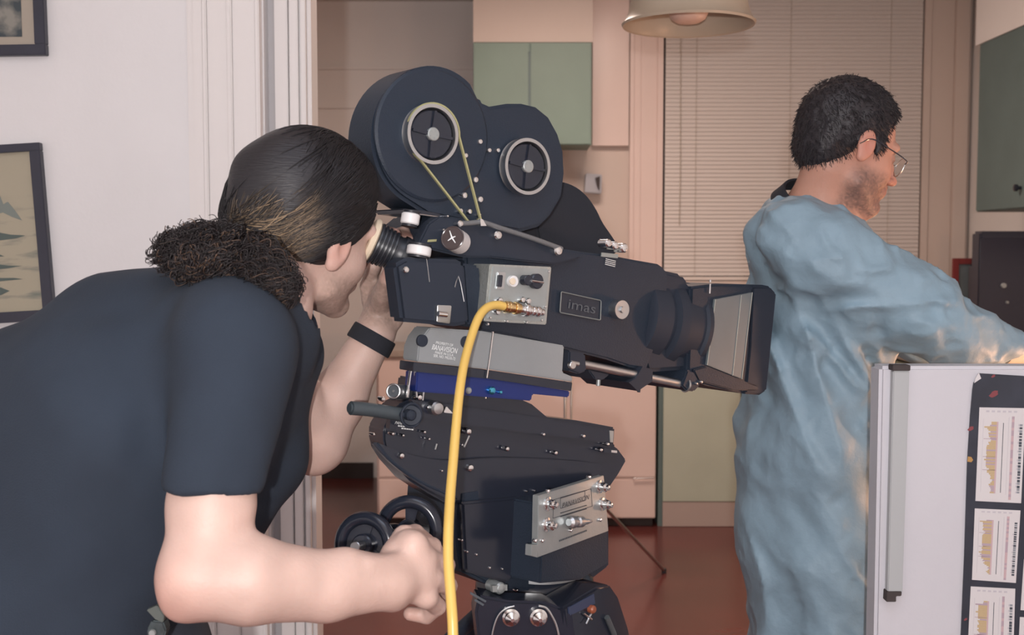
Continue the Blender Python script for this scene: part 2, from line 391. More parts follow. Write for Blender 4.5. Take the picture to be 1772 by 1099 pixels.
# cream unit
yf = 5.95
kc = thing('base_cabinet', ((X(650, yf)+X(1137, yf))/2, yf+.2, 0), 'glossy cream enamel kitchen unit with a low drawer, behind the movie camera', 'cabinet')
x0, x1 = X(650, yf), X(1137, yf); zk = Z(897, yf)
bx('cabinet_body', (x0, yf, zk), (x1, YW-.005, .915), M_cream, kc, bevel=.004)
bx('plinth', (x0+.02, yf+.04, 0), (x1-.01, YW-.05, zk), M_dark, kc)
zd = Z(826, yf)
bx('drawer', (x0+.01, yf-.016, zk+.006), (x1-.004, yf-.001, zd-.008), M_cream, kc, bevel=.004)
bx('door', (x0+.01, yf-.016, zd+.004), ((x0+x1)/2-.04, yf-.001, .90), M_cream, kc, bevel=.004)
bx('door', ((x0+x1)/2-.034, yf-.016, zd+.004), (x1-.004, yf-.001, .90), M_cream, kc, bevel=.004)
t = MB(); t.tube([(X(1098, yf), yf-.017, zd-.001), (X(1098, yf), yf-.03, zd-.001), (X(1132, yf), yf-.03, zd+.002), (X(1132, yf), yf-.017, zd+.002)], .004, 8)
t.build('handle', M_chrome, kc, label='slim chrome handle')
kc = thing('base_cabinet', (1.3, yf+.2, 0), 'pale green base cabinet under the window between the cream unit and blue gown', 'cabinet')
x0 = X(1141, yf+.03)
bx('cabinet_body', (x0, yf+.02, 0), (2.0, YW-.005, .915), M_greend, kc)
bx('door', (X(1150, yf), yf, Z(868, yf)), (X(1284, yf), yf+.019, .90), M_green2, kc, bevel=.002)
bx('door', (X(1288, yf), yf, Z(868, yf)), (1.97, yf+.019, .90), M_green2, kc, bevel=.002)
bx('kickboard', (X(1150, yf), yf+.004, .002), (2.0, yf+.019, Z(868, yf)-.003), M_kick, kc, bevel=.001, label='beige kickboard')
kc = thing('base_cabinet', (2.3, 4.6, 0), 'pale base cabinet along the right wall carrying the black appliance', 'cabinet')
bx('cabinet_body', (2.04, 3.7, .09), (2.62, YW-.02, .915), M_greend, kc)
for k in range(3): bx('door', (2.022, 3.72+k*.74, .1), (2.039, 4.44+k*.74, .9), M_green2, kc, bevel=.002)
bx('plinth', (2.08, 3.7, 0), (2.62, YW-.02, .09), M_dark, kc)
t = MB(); t.prism([(X(645, yf), yf-.03, .915), (2.0, yf-.03, .915), (2.0, 3.68, .915), (2.62, 3.68, .915), (2.62, YW, .915), (X(645, yf), YW, .915)], (0, 0, .035))
props(t.build('worktop', mat('worktop_laminate', (.40, .33, .28), .35, var=.1, vs_=40), bevel=.004), 'beige kitchen worktop running under the window and round the corner', 'worktop')
# objects on the worktop
yb = 5.25
tv = thing('television', (2.3, yb+.2, .95), 'black boxy television standing on the worktop at the right edge', 'television')
t = MB(); t.box((X(1679, yb+.1), yb, .962), (2.58, yb+.1, Z(400, yb))); t.build('casing', M_tv, tv, bevel=.012)
t = MB(); t.box((2.24, yb+.09, .975), (2.52, yb+.30, 1.42)); t.build('rear_casing', M_tv, tv, bevel=.02)
t = MB(); t.box((X(1694, yb), yb-.004, 1.02), (2.50, yb+.001, Z(412, yb))); t.build('front_panel', mat('tv_front', (.024, .026, .045), .18), tv, bevel=.002)
t = MB()
for px, py in ((1735, 494), (1742, 523)):
    t = MB(); t.cyl((X(px, yb), yb-.003, Z(py, yb)), (X(px, yb), yb-.018, Z(py, yb)), .012 if py < 500 else .006); t.build('dial', M_alu, tv)
t = MB()
for x in (2.18, 2.5):
    for y in (yb+.04, yb+.26):
        t = MB(); t.cyl((x, y, .95), (x, y, .963), .015); t.build('foot', M_rubber, tv)
yb = 5.75; rf = thing('tray', (X(1665, yb), yb, .95), 'red-framed tray standing upright beside the black television', 'tray')
t = MB(); zt = Z(447, yb); a, b = X(1649, yb), 2.52
t.box((a, yb, .95), (a+.03, yb+.02, zt)); t.box((b-.03, yb, .95), (b, yb+.02, zt)); t.box((a+.03, yb, .95), (b-.03, yb+.02, .98)); t.box((a+.03, yb, zt-.03), (b-.03, yb+.02, zt))
t.build('frame', M_red, rf, bevel=.002); bx('panel', (a+.028, yb+.008, .975), (b-.028, yb+.014, zt-.028), M_greym, rf)
yb = YW-.06
t = MB(); zz = zs; x = X(1609, yb)
t.lathe((x, yb, zs), (0, 0, 1), [(0, .02), (.002, .026), (.04, .026), (.055, .012), (.07, .011), (.072, .014), (.08, .014), (.082, .008)], 20)
props(t.build('bottle', M_blackg), 'small dark bottle on the window sill beside the right casing', 'bottle')
yb = 5.3; t = MB(); t.box((2.335, 5.02, Z(378, 5.2)+.0), (2.60, 5.30, Z(378, 5.2)+.016)); 
# paper holder on the pier
yb = YW-.05
ph = thing('wall_telephone', (X(1026, yb), yb, Z(336, yb)), 'small light grey wall telephone on the cream wall beside the black camera cover', 'telephone')
t = MB(); t.prism([(X(1010, yb), yb-.06, Z(334, yb)), (X(1012, yb), yb-.06, Z(301, yb)), (X(1040, yb), yb-.04, Z(303, yb)), (X(1039, yb), yb-.04, Z(336, yb))], (0, .108, 0))
t.build('casing', mat('grey_plastic', (.42, .43, .47), .4), ph, bevel=.004)
t = MB(); t.prism([(X(1028, yb), yb-.062, Z(309, yb)), (X(1036, yb), yb-.062, Z(306, yb)), (X(1035, yb), yb-.062, Z(330, yb)), (X(1031, yb), yb-.062, Z(322, yb))], (0, .012, 0)); t.build('handset', M_dark, ph)
# pendant lamp
yp = 3.0; lc = Vector((X(1187, yp), yp, 0)); zr = Z(43, yp); sc = 1/650*1.0
lp = thing('pendant_lamp', (lc.x, lc.y, zr), 'cream enamel pendant lamp with a green band hanging at the top of the picture', 'lamp')
def dome(k): return [(0, .172), (.004, .175), (.012, .166), (.028, .156), (.05, .150)]
o = Vector((lc.x, lc.y, zr)); t = MB()
t.lathe(o, (0, 0, 1), [(0, .168), (-.003, .172), (.003, .175), (.010, .168), (.028, .159), (.048, .154), (.062, .151), (.062, .146), (.028, .152), (.006, .164), (0, .168)], 64, cap=False); t.build('shade_rim', M_lamp, lp)
t = MB(); t.lathe(o, (0, 0, 1), [(.0615, .151), (.078, .146), (.078, .141), (.0615, .146), (.0615, .151)], 64, cap=False); t.build('green_band', M_lampg, lp)
t = MB(); t.lathe(o, (0, 0, 1), [(.0775, .146), (.10, .132), (.125, .105), (.14, .07), (.147, .03), (.143, .028), (.136, .068), (.12, .10), (.097, .127), (.0775, .141), (.0775, .146)], 64, cap=False); t.build('shade', M_lamp, lp)
t = MB(); t.lathe(o, (0, 0, 1), [(.004, .004), (.006, .03), (.015, .045), (.035, .054), (.06, .050), (.085, .030), (.10, .02), (.14, .02)], 32); t.build('bulb', M_bulb, lp, label='frosted globe bulb, unlit')
t = MB(); t.cyl(o+Vector((0, 0, .13)), o+Vector((0, 0, .19)), .03); t.cyl(o+Vector((0, 0, .19)), (o.x, o.y, ZC-.03), .004, seg=8); t.cyl((o.x, o.y, ZC-.03), (o.x, o.y, ZC), .05); t.build('stem', M_lamp, lp)

# pictures on the white wall
def picture(name, x1, z0, z1, rot, w, label, art):
    L = (x1-w/2, YL-.01, z0); r = thing(name, L, label, 'picture'); ca, sa = math.cos(rot), math.sin(rot); piv = Vector((x1, 0, z1))
    def q(x, z): dx, dz = x-piv.x, z-piv.z; return piv.x+dx*ca+dz*sa, piv.z-dx*sa+dz*ca
    def P_(x0, z0_, x1_, z1_, y0, y1, t):
        c = [q(x0, z0_), q(x1_, z0_), q(x1_, z1_), q(x0, z1_)]; t.prism([(a, y0, b) for a, b in c], (0, y1-y0, 0))
    fw = .026; x0 = x1-w; t = MB()
    P_(x0, z0, x1, z0+fw, YL-.022, YL-.001, t); P_(x0, z1-fw*.75, x1, z1, YL-.022, YL-.001, t); P_(x0, z0+fw, x0+fw, z1-fw*.75, YL-.022, YL-.001, t); P_(x1-fw, z0+fw, x1, z1-fw*.75, YL-.022, YL-.001, t)
    t.build('frame', M_tv, r, bevel=.0015)
    t = MB(); P_(x0+fw*.9, z0+fw*.9, x1-fw*.9, z1-fw*.7, YL-.010, YL-.004, t)
    t.build('painting', art, r)
def art_mat(name, base, ink, kind, x1, z0, z1):
    m = mat(name, base, .55); nt = m.node_tree; N = nt.nodes; L = nt.links; b = N['Principled BSDF']
    tc = N.new('ShaderNodeTexCoord'); sep = N.new('ShaderNodeSeparateXYZ'); L.new(tc.outputs['Object'], sep.inputs[0])
    n = N.new('ShaderNodeTexNoise'); n.inputs['Detail'].default_value = 6; mp = N.new('ShaderNodeMapping'); L.new(tc.outputs['Object'], mp.inputs[0]); L.new(mp.outputs[0], n.inputs[0])
    if kind == 'wash':
        mp.inputs['Scale'].default_value = (5, 1, 26); n.inputs['Scale'].default_value = 1.6
        r = N.new('ShaderNodeMapRange'); r.inputs[1].default_value = .52; r.inputs[2].default_value = .68; r.inputs[4].default_value = .75
        L.new(n.outputs[0], r.inputs[0])
        zr_ = N.new('ShaderNodeMapRange'); zr_.inputs[1].default_value = .31; zr_.inputs[2].default_value = .22; L.new(sep.outputs[2], zr_.inputs[0])
        mu = N.new('ShaderNodeMath'); mu.operation = 'MULTIPLY'; L.new(r.outputs[0], mu.inputs[0]); L.new(zr_.outputs[0], mu.inputs[1]); fac = mu.outputs[0]
    else:
        mp.inputs['Scale'].default_value = (8, 8, 8); n.inputs['Scale'].default_value = 1.9
        r = N.new('ShaderNodeMapRange'); r.inputs[1].default_value = .38; r.inputs[2].default_value = .55; L.new(n.outputs[0], r.inputs[0])
        fac = r.outputs[0]
    mx = N.new('ShaderNodeMix'); mx.data_type = 'RGBA'; mx.inputs[6].default_value = (*base, 1); mx.inputs[7].default_value = (*ink, 1)
    L.new(fac, mx.inputs[0]); L.new(mx.outputs[2], b.inputs['Base Color']); return m
yl = YL-.022
x1 = X(83.5, yl); z1 = Z(259, yl); z0 = Z(567, yl)
picture('framed_picture', x1, z0, z1, 0.0, .62, 'black framed ink-wash landscape of misty peaks above the operator\'s back', art_mat('ink_landscape', (.40, .36, .27), (.10, .14, .13), 'wash', x1, z0, z1))
pr = [o for o in bpy.data.objects if o.name == 'framed_picture'][0]; pr.rotation_euler = (0, math.radians(-3.4), 0)
pr.location.x += math.sin(math.radians(3.4))*.0+.012
# painted peaks and water lines (flat brushwork lying on the sheet)
t = MB()
def brush(pts): t.prism([(X(px, yl+.012), YL-.0108, Z(py, yl+.012)) for px, py in pts], (0, .0006, 0))
brush([(-8, 388), (0, 372), (3, 350), (8, 335), (12, 330), (17, 345), (22, 362), (30, 358), (40, 372), (52, 392), (34, 384), (20, 376), (6, 380)])
t.build('painted_peak', mat('ink_grey', (.20, .23, .21), .6), pr)
t = MB()
for pts in ([(-10, 412), (10, 410), (30, 415), (55, 418), (40, 422), (10, 424), (-10, 424)], [(-10, 445), (8, 448), (16, 452), (-10, 452)], [(-10, 462), (20, 468), (45, 470), (20, 473), (-10, 474)], [(-10, 488), (30, 490), (45, 493), (-10, 495)], [(-10, 508), (5, 505), (20, 512), (5, 518), (-10, 520)]): brush(pts)
t.build('painted_trees', mat('ink_dark', (.09, .12, .11), .6), pr)
x1 = X(82, yl); z0 = Z(95, yl)
picture('framed_picture', x1, z0, z0+.62, -.015, .5, 'black framed dark print cropped by the top left corner', mat('print_mount', (.40, .35, .29), .6))
pr = [o for o in bpy.data.objects if o.name == 'framed_picture.001'][0]
t = MB(); t.prism([(X(-300, yl), YL-.0112, Z(64, yl)), (X(46, yl), YL-.0112, Z(62, yl)), (X(43, yl), YL-.0112, z0+.55), (X(-300, yl), YL-.0112, z0+.55)], (0, .001, 0))
t.build('print', art_mat('dark_print', (.26, .25, .22), (.045, .06, .07), 'blot', 0, 0, 0), pr)

# ================================================================== MOVIE CAMERA (own frame: x along the lens, y to the far side, z up)
class Fr:
    def __init__(s, px, py, Y, a, b):
        a, b = math.radians(a), math.radians(b); s.o = W(px, py, Y)
        s.x = Vector((math.cos(a)*math.cos(b), math.sin(a)*math.cos(b), -math.sin(b))); s.y = Vector((-math.sin(a), math.cos(a), 0)); s.z = s.x.cross(s.y)
    def p(s, px, py, d=0.):
        """point of the plane lying d behind the near side, seen at (px, py)"""
        r = ray(px, py); q = s.o+s.y*d; return C0+r*((q-C0).dot(s.y)/r.dot(s.y))
    def pr(s, t, pts, d0, d1): return t.prism([s.p(x, y, d0) for x, y in pts], s.y*(d1-d0))
    def knob(s, t, px, py, d0, d1, r, seg=20, dome=False):
        c = s.p(px, py, d0)
        if dome: t.lathe(c+s.y*(d1-d0), -s.y, [(0, r), (d1-d0, r), ((d1-d0)+r*.35, r*.75), ((d1-d0)+r*.5, r*.2)], seg)
        else: t.cyl(c+s.y*(d1-d0), c, r, seg=seg)
def rr(pts, n=5, k=.5):        # Chaikin rounding of a traced outline
    for _ in range(2):
        q = []
        for i in range(len(pts)):
            a, b = pts[i], pts[(i+1) % len(pts)]
            q += [(a[0]*.75+b[0]*.25, a[1]*.75+b[1]*.25), (a[0]*.25+b[0]*.75, a[1]*.25+b[1]*.75)]
        pts = q
    return pts
F = Fr(850, 560, 1.85, 36, 11)
MC = thing('movie_camera', F.p(850, 600, .06), 'black motion picture film camera with two-lobed magazine, standing on the black geared head', 'film camera')
# magazine
def ellp(cx, cy, rx, ry, a0, a1, n=20): return [(cx+rx*math.cos(math.radians(a0+(a1-a0)*i/n)), cy+ry*math.sin(math.radians(a0+(a1-a0)*i/n))) for i in range(n+1)]
mag = ellp(748, 237, 103, 124, 118, 312, 30)+[(832, 176), (850, 184), (880, 179), (905, 179), (930, 185), (952, 203), (968, 232), (977, 262), (979, 300), (974, 340), (955, 372), (935, 392), (900, 402), (840, 392), (780, 380), (740, 372)]
t = MB(); F.pr(t, mag, 0, .085); MG = t.build('film_magazine', M_black, MC, bevel=.006)
# raised round lids
def disc(t, cx, cy, d0, d1, r, seg=64):
    c = F.p(cx, cy, d0); t.lathe(c+F.y*(d1-d0), -F.y, [(0, r), ((d1-d0)*.6, r), ((d1-d0), r-.004)], seg)
t = MB(); disc(t, 751, 234, -.005, .002, .104); t.build('magazine_lid', M_black, MG)
for cx, cy, R in ((750, 232, .0445), (914, 288, .0445)):
    c = F.p(cx, cy, -.022); t = MB()
    t.lathe(c+F.y*.017, -F.y, [(0, R+.002), (.003, R), (.012, R), (.017, R+.002), (.017, R-.0035), (.006, R-.007), (0, R-.007), (0, R+.002)], 56, cap=False)
    pl = t.build('belt_pulley', M_steel, MG, label='silver pulley rim')
    t = MB(); t.cyl(c+F.y*.017, c+F.y*.004, R-.007, seg=40)
    for k in range(4):
        an = k*math.pi/2+.05; e = F.x*math.cos(an)+F.z*math.sin(an); g = F.x*-math.sin(an)+F.z*math.cos(an)
        t.prism([c+e*.009-g*.003, c+e*(R-.008)-g*.002, c+e*(R-.008)+g*.002, c+e*.009+g*.003], F.y*.006)
    t.build('pulley_web', M_blackg, pl)
    t = MB(); t.cyl(c+F.y*.012, c-F.y*.002, .0105, seg=28)
    for k in range(5):
        an = k*2*math.pi/5; t.cyl(c-F.y*.002+(F.x*math.cos(an)+F.z*math.sin(an))*.006, c-F.y*.0028+(F.x*math.cos(an)+F.z*math.sin(an))*.006, .0012, seg=8)
    t.build('hub', M_alu, pl)
# belt
c = F.p(750, 232, -.014); R = .0475; pts = []
end1, end2 = F.p(833, 386, -.014), F.p(812, 386, -.014)
p2 = F.p(787, 236, -.014); p1 = F.p(729, 272, -.014)
def ang(p): v = p-c; return math.atan2(v.dot(F.z), v.dot(F.x))
a1, a2 = ang(p1), ang(p2)
if a1 < 0: a1 += 2*math.pi
arc = [c+(F.x*math.cos(a)+F.z*math.sin(a))*R for a in np.linspace(a2, a1, 30)]
pth = [end1]+arc+[end2]; t = MB(); vs = []; fs = []
for i, p in enumerate(pth):
    d = (pth[min(i+1, len(pth)-1)]-pth[max(i-1, 0)]).normalized(); nn = d.cross(F.y).normalized()
    vs += [p-F.y*.0022-nn*.0014, p+F.y*.0022-nn*.0014, p+F.y*.0022+nn*.0014, p-F.y*.0022+nn*.0014]
    if i:
        for k in range(4): fs.append((4*(i-1)+k, 4*(i-1)+(k+1) % 4, 4*i+(k+1) % 4, 4*i+k))
t.add(vs, fs+[(3, 2, 1, 0), tuple(range(len(vs)-4, len(vs)))]); t.build('drive_belt', M_belt, MG, label='olive yellow drive belt')
for px, py, r in ((831, 245, .0048), (847, 260, .0042), (862, 260, .0040), (806, 269, .0045), (823, 311, .0055), (804, 338, .0058), (831, 345, .0058), (797, 365, .0048), (813, 366, .0048), (829, 372, .004), (737, 254, .002)):
    t = MB(); F.knob(t, px, py, -.007, .002, r, 14, True); t.build('screw', M_chrome, MG)
# far-side black cover
t = MB(); F.pr(t, rr([(930, 330), (960, 312), (990, 318), (1015, 335), (1034, 362), (1044, 385), (1062, 410), (1080, 440), (1000, 450), (930, 440)]), .115, .25); t.build('cloth_cover', M_cloth, MC, bevel=.01, label='black cloth cover on the far side')
# body
t = MB(); F.pr(t, [(762, 372), (835, 382), (905, 402), (972, 430), (1010, 436), (1052, 441), (1100, 450), (1140, 457), (1153, 466), (1158, 480), (1150, 560), (1120, 640), (1092, 636), (1050, 622), (985, 606), (900, 585), (835, 573), (812, 565), (806, 447), (770, 438), (722, 425), (738, 392)], -.005, .14)
BD = t.build('body', M_black, MC, bevel=.004)
t = MB(); F.pr(t, [(806, 446), (770, 438), (722, 426), (742, 386), (760, 374), (835, 386), (905, 406), (970, 434), (1010, 446), (960, 458), (900, 452), (850, 446)], -.022, .0)
t.build('film_door', M_blackm, BD, bevel=.003)
t = MB(); F.pr(t, [(683, 458), (704, 446), (792, 449), (806, 456), (814, 560), (790, 565), (696, 557)], -.045, -.005)
RB = t.build('rear_housing', M_blackm, MC, bevel=.006)
t = MB(); F.pr(t, [(800, 455), (830, 460), (842, 560), (808, 562)], -.030, .05); t.build('side_cover', M_black, BD, bevel=.004)
t = MB(); t.tube([F.p(x, y, -.047) for x, y in ((787, 497), (789, 488), (793, 478), (797, 490), (800, 506), (803, 522))], .0009, 6); t.build('scratched_edge', M_steel, RB)
t = MB(); t.tube([F.p(x, y, -.0455) for x, y in ((738, 448), (740, 463), (743, 488))], .0008, 6); t.build('cover_seam', M_steel, RB)
t = MB(); F.knob(t, 703, 467, -.052, -.04, .0052, 16, True); t.build('screw', M_chrome, RB)
# latch
t = MB(); F.pr(t, [(757, 528), (782, 529), (779, 560), (756, 557)], -.052, -.044); L_ = t.build('latch', M_steel, RB, bevel=.001)
t = MB(); t.cyl(F.p(758, 543, -.058), F.p(773, 545, -.058), .0045, seg=14); t.build('latch_pin', M_chrome, L_)
# electronics box
t = MB(); F.pr(t, [(848, 457), (955, 462), (946, 562), (838, 556)], -.052, -.0); EB = t.build('connector_box', M_crinkle, MC, bevel=.0015)
t = MB(); F.pr(t, [(853, 461), (951, 466), (942, 557), (843, 552)], -.054, -.051); t.build('face_plate', M_alu, EB, bevel=.0008)
t = MB(); F.pr(t, [(862, 471), (876, 471), (873, 501), (859, 500)], -.057, -.053); sw = t.build('rocker_switch', M_steel, EB, bevel=.001)
t = MB(); F.pr(t, [(863, 476), (871, 476), (869, 497), (861, 496)], -.061, -.056); t.build('rocker', M_blackg, sw, bevel=.001)
t = MB(); F.knob(t, 890, 487, -.062, -.052, .0092, 24); pb = t.build('push_button', M_wknob, EB)
t = MB(); F.knob(t, 888, 487, -.064, -.060, .0055, 20); t.build('button_cap', M_glove, pb)
t = MB(); F.knob(t, 931, 487, -.064, -.052, .0125, 24); F.knob(t, 915, 485, -.068, -.052, .0085, 20); t.build('black_plug', M_blackg, EB)
t = MB(); t.tube([F.p(920, 486, -.07), F.p(940, 489, -.068)], .002, 8); t.build('plug_pin', M_chrome, EB)
# connectors: a row of turned brass and nickel collars lying along the panel
q0, q1 = F.p(858, 528, -.066), F.p(940, 541, -.064); ax = (q1-q0).normalized(); Lc = (q1-q0).length
t = MB(); pf = []
for k, r in enumerate((.0075, .0085, .0075, .0092, .0095, .008, .0105, .0085)): pf += [(Lc*.5*k/8, r*.92), (Lc*.5*(k+.2)/8, r), (Lc*.5*(k+.8)/8, r), (Lc*.5*(k+.98)/8, r*.9)]
t.lathe(q0, ax, pf, 24); t.build('cable_connector', M_brass, EB)
t = MB(); pf = []
for k, r in enumerate((.007, .0115, .0085, .0085, .009, .006)): pf += [(Lc*.5+Lc*.5*k/6, r*.92), (Lc*.5+Lc*.5*(k+.2)/6, r), (Lc*.5+Lc*.5*(k+.8)/6, r), (Lc*.5+Lc*.5*(k+.98)/6, r*.9)]
t.lathe(q0, ax, pf, 24); t.build('socket', M_chrome, EB)
for px, py in ((866, 520), (862, 540), (905, 519), (915, 521)):
    t = MB(); F.knob(t, px, py, -.062, -.052, .0052, 12, True); t.build('nut', M_chrome, EB)
for px, py in ((849, 550), (878, 556), (912, 558), (938, 554), (944, 531), (950, 470), (845, 561)):
    t = MB(); F.knob(t, px, py, -.0565, -.052, .0022, 10, True); t.build('rivet', M_chrome, EB)
# carrying bar, bolts, threading dial
t = MB(); t.tube([F.p(x, y, -.03) for x, y in ((795, 387), (815, 386), (836, 385), (870, 396), (920, 412), (972, 431))], .0042, 10, 3); t.build('guard_bar', mat('grey_bar', (.17, .18, .19), .4, metal=.3), MC)
t = MB(); F.knob(t, 797, 387, -.036, -.024, .0052, 16, True); F.pr(t, [(831, 378), (836, 380), (842, 391), (832, 391)], -.036, -.025); t.build('bar_clip', M_chrome, MC)
for px, py, r in ((862, 407, .0075), (966, 434, .0085), (1053, 421, .0072), (1065, 425, .0072), (1080, 429, .0085), (775, 374, .0018), (768, 398, .002)):
    t = MB(); F.knob(t, px, py, -.031, -.01, r, 18, True); t.build('bolt', M_chrome, BD)
ax = (F.x*-.75-F.y*.55+F.z*.05).normalized(); q = F.p(783, 412, -.05)
t = MB(); t.cyl(q-ax*.035, q, .0185, seg=40); dl = t.build('footage_counter', M_wknob, MC)
t = MB(); t.cyl(q-ax*.001, q+ax*.0015, .0165, seg=40); t.ring(q, ax, .0175, .0015, 40, 8); t.build('counter_face', mat('counter_dark', (.06, .045, .045), .2), dl)
t = MB(); u = F.z; w = ax.cross(u)
for an, l in ((.5, .012), (2.3, .008), (3.9, .010), (5.2, .006)): 
    e = u*math.cos(an)+w*math.sin(an); g = ax.cross(e); b0 = q+ax*.002; t.prism([b0-g*.0012, b0+e*l-g*.0006, b0+e*l+g*.0006, b0+g*.0012], ax*.0005)
t.build('needle', M_ink, dl)
# white knobs, top shelf and bellows of the eyepiece
for (x, y, d, r, h, tp) in ((725, 434, -.03, .019, .0145, 0), (710, 379, -.012, .0145, .0170, 1)):
    c = F.p(x, y, d); t = MB(); t.cyl(c-F.z*h/2, c+F.z*h/2, r, seg=36); kb = t.build('white_knob', M_wknob, MC, label='white cylindrical knob')
    t = MB(); t.cyl(c+F.z*h/2, c+F.z*(h/2+.004), r*.92, seg=36); t.cyl(c-F.z*(h/2+.004), c-F.z*h/2, r*.88, seg=36); t.build('knob_collar', M_rubber, kb)
t = MB(); F.pr(t, [(697, 361), (752, 366), (764, 370), (766, 377), (700, 369)], -.0, .09); t.build('top_plate', M_blackg, MC, bevel=.002)
t = MB(); t.tube([F.p(708, 369, -.002), F.p(760, 376, -.002)], .0016, 8); t.build('edge_strip', M_chrome, MC)
t = MB(); F.pr(t, [(738, 385), (750, 372), (800, 374), (800, 440), (722, 428), (730, 402)], -.0, .05); t.build('viewfinder_block', M_black, MC, bevel=.004)
t = MB(); F.pr(t, [(741, 415), (756, 414), (755, 418), (740, 419)], -.0235, -.0215); t.build('yellow_label', M_belt, MC)
EYE = W(641, 417, 1.748); E2 = W(704, 445, 1.762); ea = (E2-EYE).normalized(); LE = (E2-EYE).length
t = MB(); pf = [(.006, .030)]
n = 5
for k in range(n): pf += [(.008+k*.0065, .033-.0008*k), (.011+k*.0065, .0335-.0008*k), (.0125+k*.0065, .029-.0006*k), (.0140+k*.0065, .029-.0006*k)]
pf += [(.045, .026), (.055, .030), (LE*.8, .030), (LE+.03, .027)]
t.lathe(EYE, ea, pf, 40); t.build('eyepiece', M_rubber, MC)
t = MB(); t.lathe(EYE-ea*.004, ea, [(0, .020), (-.002, .030), (0, .035), (.004, .0375), (.008, .036), (.011, .030), (.006, .020), (0, .020)], 44, cap=False, sx=1., sy=1.); t.build('eyecup', M_cream2, MC, label='cream chamois eyecup ring')
# maker plate on the front
def off(pts, k):
    cx = sum(p[0] for p in pts)/len(pts); cy = sum(p[1] for p in pts)/len(pts); return [(cx+(x-cx)*k, cy+(y-cy)*k) for x, y in pts]
op = rr([(971, 505), (976, 506), (1034, 519), (1040, 520), (1040, 526), (1039, 549), (1039, 554), (1033, 553), (975, 542), (969, 541), (969, 535), (971, 510)]); t = MB()
o1 = [F.p(x, y, -.010) for x, y in op]; t.tube(o1+[o1[0]], .0011, 8); t.build('name_plate_rim', mat('worn_rim', (.25, .28, .28), .4, metal=.5), BD)
t = MB(); F.pr(t, op, -.0085, -.004); t.build('name_plate', M_blackg, BD)
text_mesh('name_plate_lettering', 'imas', F.p(1007, 531, -.0095), F.x, F.z, .017, M_inkg, BD, width=.062, ext=.0004)
# front part, name labels, large knob
t = MB(); F.pr(t, [(1042, 437), (1070, 440), (1069, 447), (1041, 444)], -.0065, -.004); t.build('serial_label', mat('grey_label', (.30, .33, .32), .5), BD)
def strokes(fr, px, py, d, w, h, m, par, seed=1):
    """small print too fine to read: a row of broken dashes"""
    g = random.Random(seed); c = fr.p(px, py, d); x = -w/2; t = MB()
    while x < w/2:
        l = g.uniform(.8, 2.4)*h; a = c+fr.x*x; b = c+fr.x*min(x+l, w/2); t.prism([a-fr.z*h/2, b-fr.z*h/2, b+fr.z*h/2, a+fr.z*h/2], -fr.y*.0003); x += l+h*.5
    t.build('fine_print', m, par)
for k in range(4): strokes(F, 1057-k*.4, 450+k*3.1, -.0065, .024, .0014, M_ink, BD, k)
c = F.p(1062, 535, -.03); t = MB(); t.lathe(F.p(1062, 535, -.0), -F.y, [(0, .017), (.02, .0175), (.023, .0165), (.0225, .006), (.026, .005)], 40); t.build('silver_knob', M_steel, BD)
# lens barrel and rings, along the lens axis
lc_ = F.p(1120, 556, .062); LX = F.x
def lx(px): return (F.p(px, 560, .062)-lc_).dot(F.x)
t = MB(); t.lathe(lc_, LX, [(-.06, .075), (-.055, .086), (-.015, .088), (-.012, .080), (.0, .080), (.004, .0905), (.02, .0925), (.026, .0925), (.030, .086), (.075, .084), (.079, .0895), (.089, .0895), (.092, .08), (.13, .07)], 64)
t.build('lens', M_blackm, MC)
# matte box
t = MB(); F.pr(t, [(1150, 468), (1183, 475), (1196, 492), (1200, 560), (1195, 640), (1120, 645), (1100, 560), (1110, 470)], .0, .12); t.build('lens_housing', M_blackm, MC, bevel=.008)
mbp = [(1196, 496), (1240, 491), (1322, 493), (1336, 496), (1343, 508), (1341, 530), (1326, 668), (1322, 680), (1312, 683), (1286, 681), (1225, 668), (1190, 655)]
t = MB(); F.pr(t, mbp, -.012, .17); MX = t.build('matte_box', M_black, MC, bevel=.005)
t = MB(); F.pr(t, [(1303, 496), (1333, 496), (1345, 508), (1328, 676), (1316, 684), (1290, 682), (1298, 600)], -.016, .175); t.build('hood_lip', M_blackm, MX, bevel=.004)
t = MB(); F.pr(t, [(1238, 518), (1302, 506), (1284, 656), (1224, 632)], -.0175, -.011); t.build('flag_panel', M_greym, MX, bevel=.0006, label='grey side panel')
t = MB()
for a, b in (((1238, 518), (1224, 632)), ((1283, 511), (1268, 650)), ((1302, 506), (1284, 656))): t.tube([F.p(*a, -.0182), F.p(*b, -.0182)], .0008, 6)
t.build('panel_edges', mat('worn_edge', (.42, .44, .40), .4, metal=.4), MX)
t = MB(); F.pr(t, [(1224, 634), (1284, 658), (1312, 668), (1312, 676), (1270, 676), (1210, 660), (1200, 640)], -.018, -.008); t.build('flag_bracket', M_black, MX, bevel=.002)
t = MB(); t.tube([F.p(1229, 491, -.016), F.p(1228, 508, -.016)], .0018, 8); t.cyl(F.p(1229, 489, -.0), F.p(1229, 484, -.0), .002, seg=10); t.build('top_screw', M_chrome, MX)
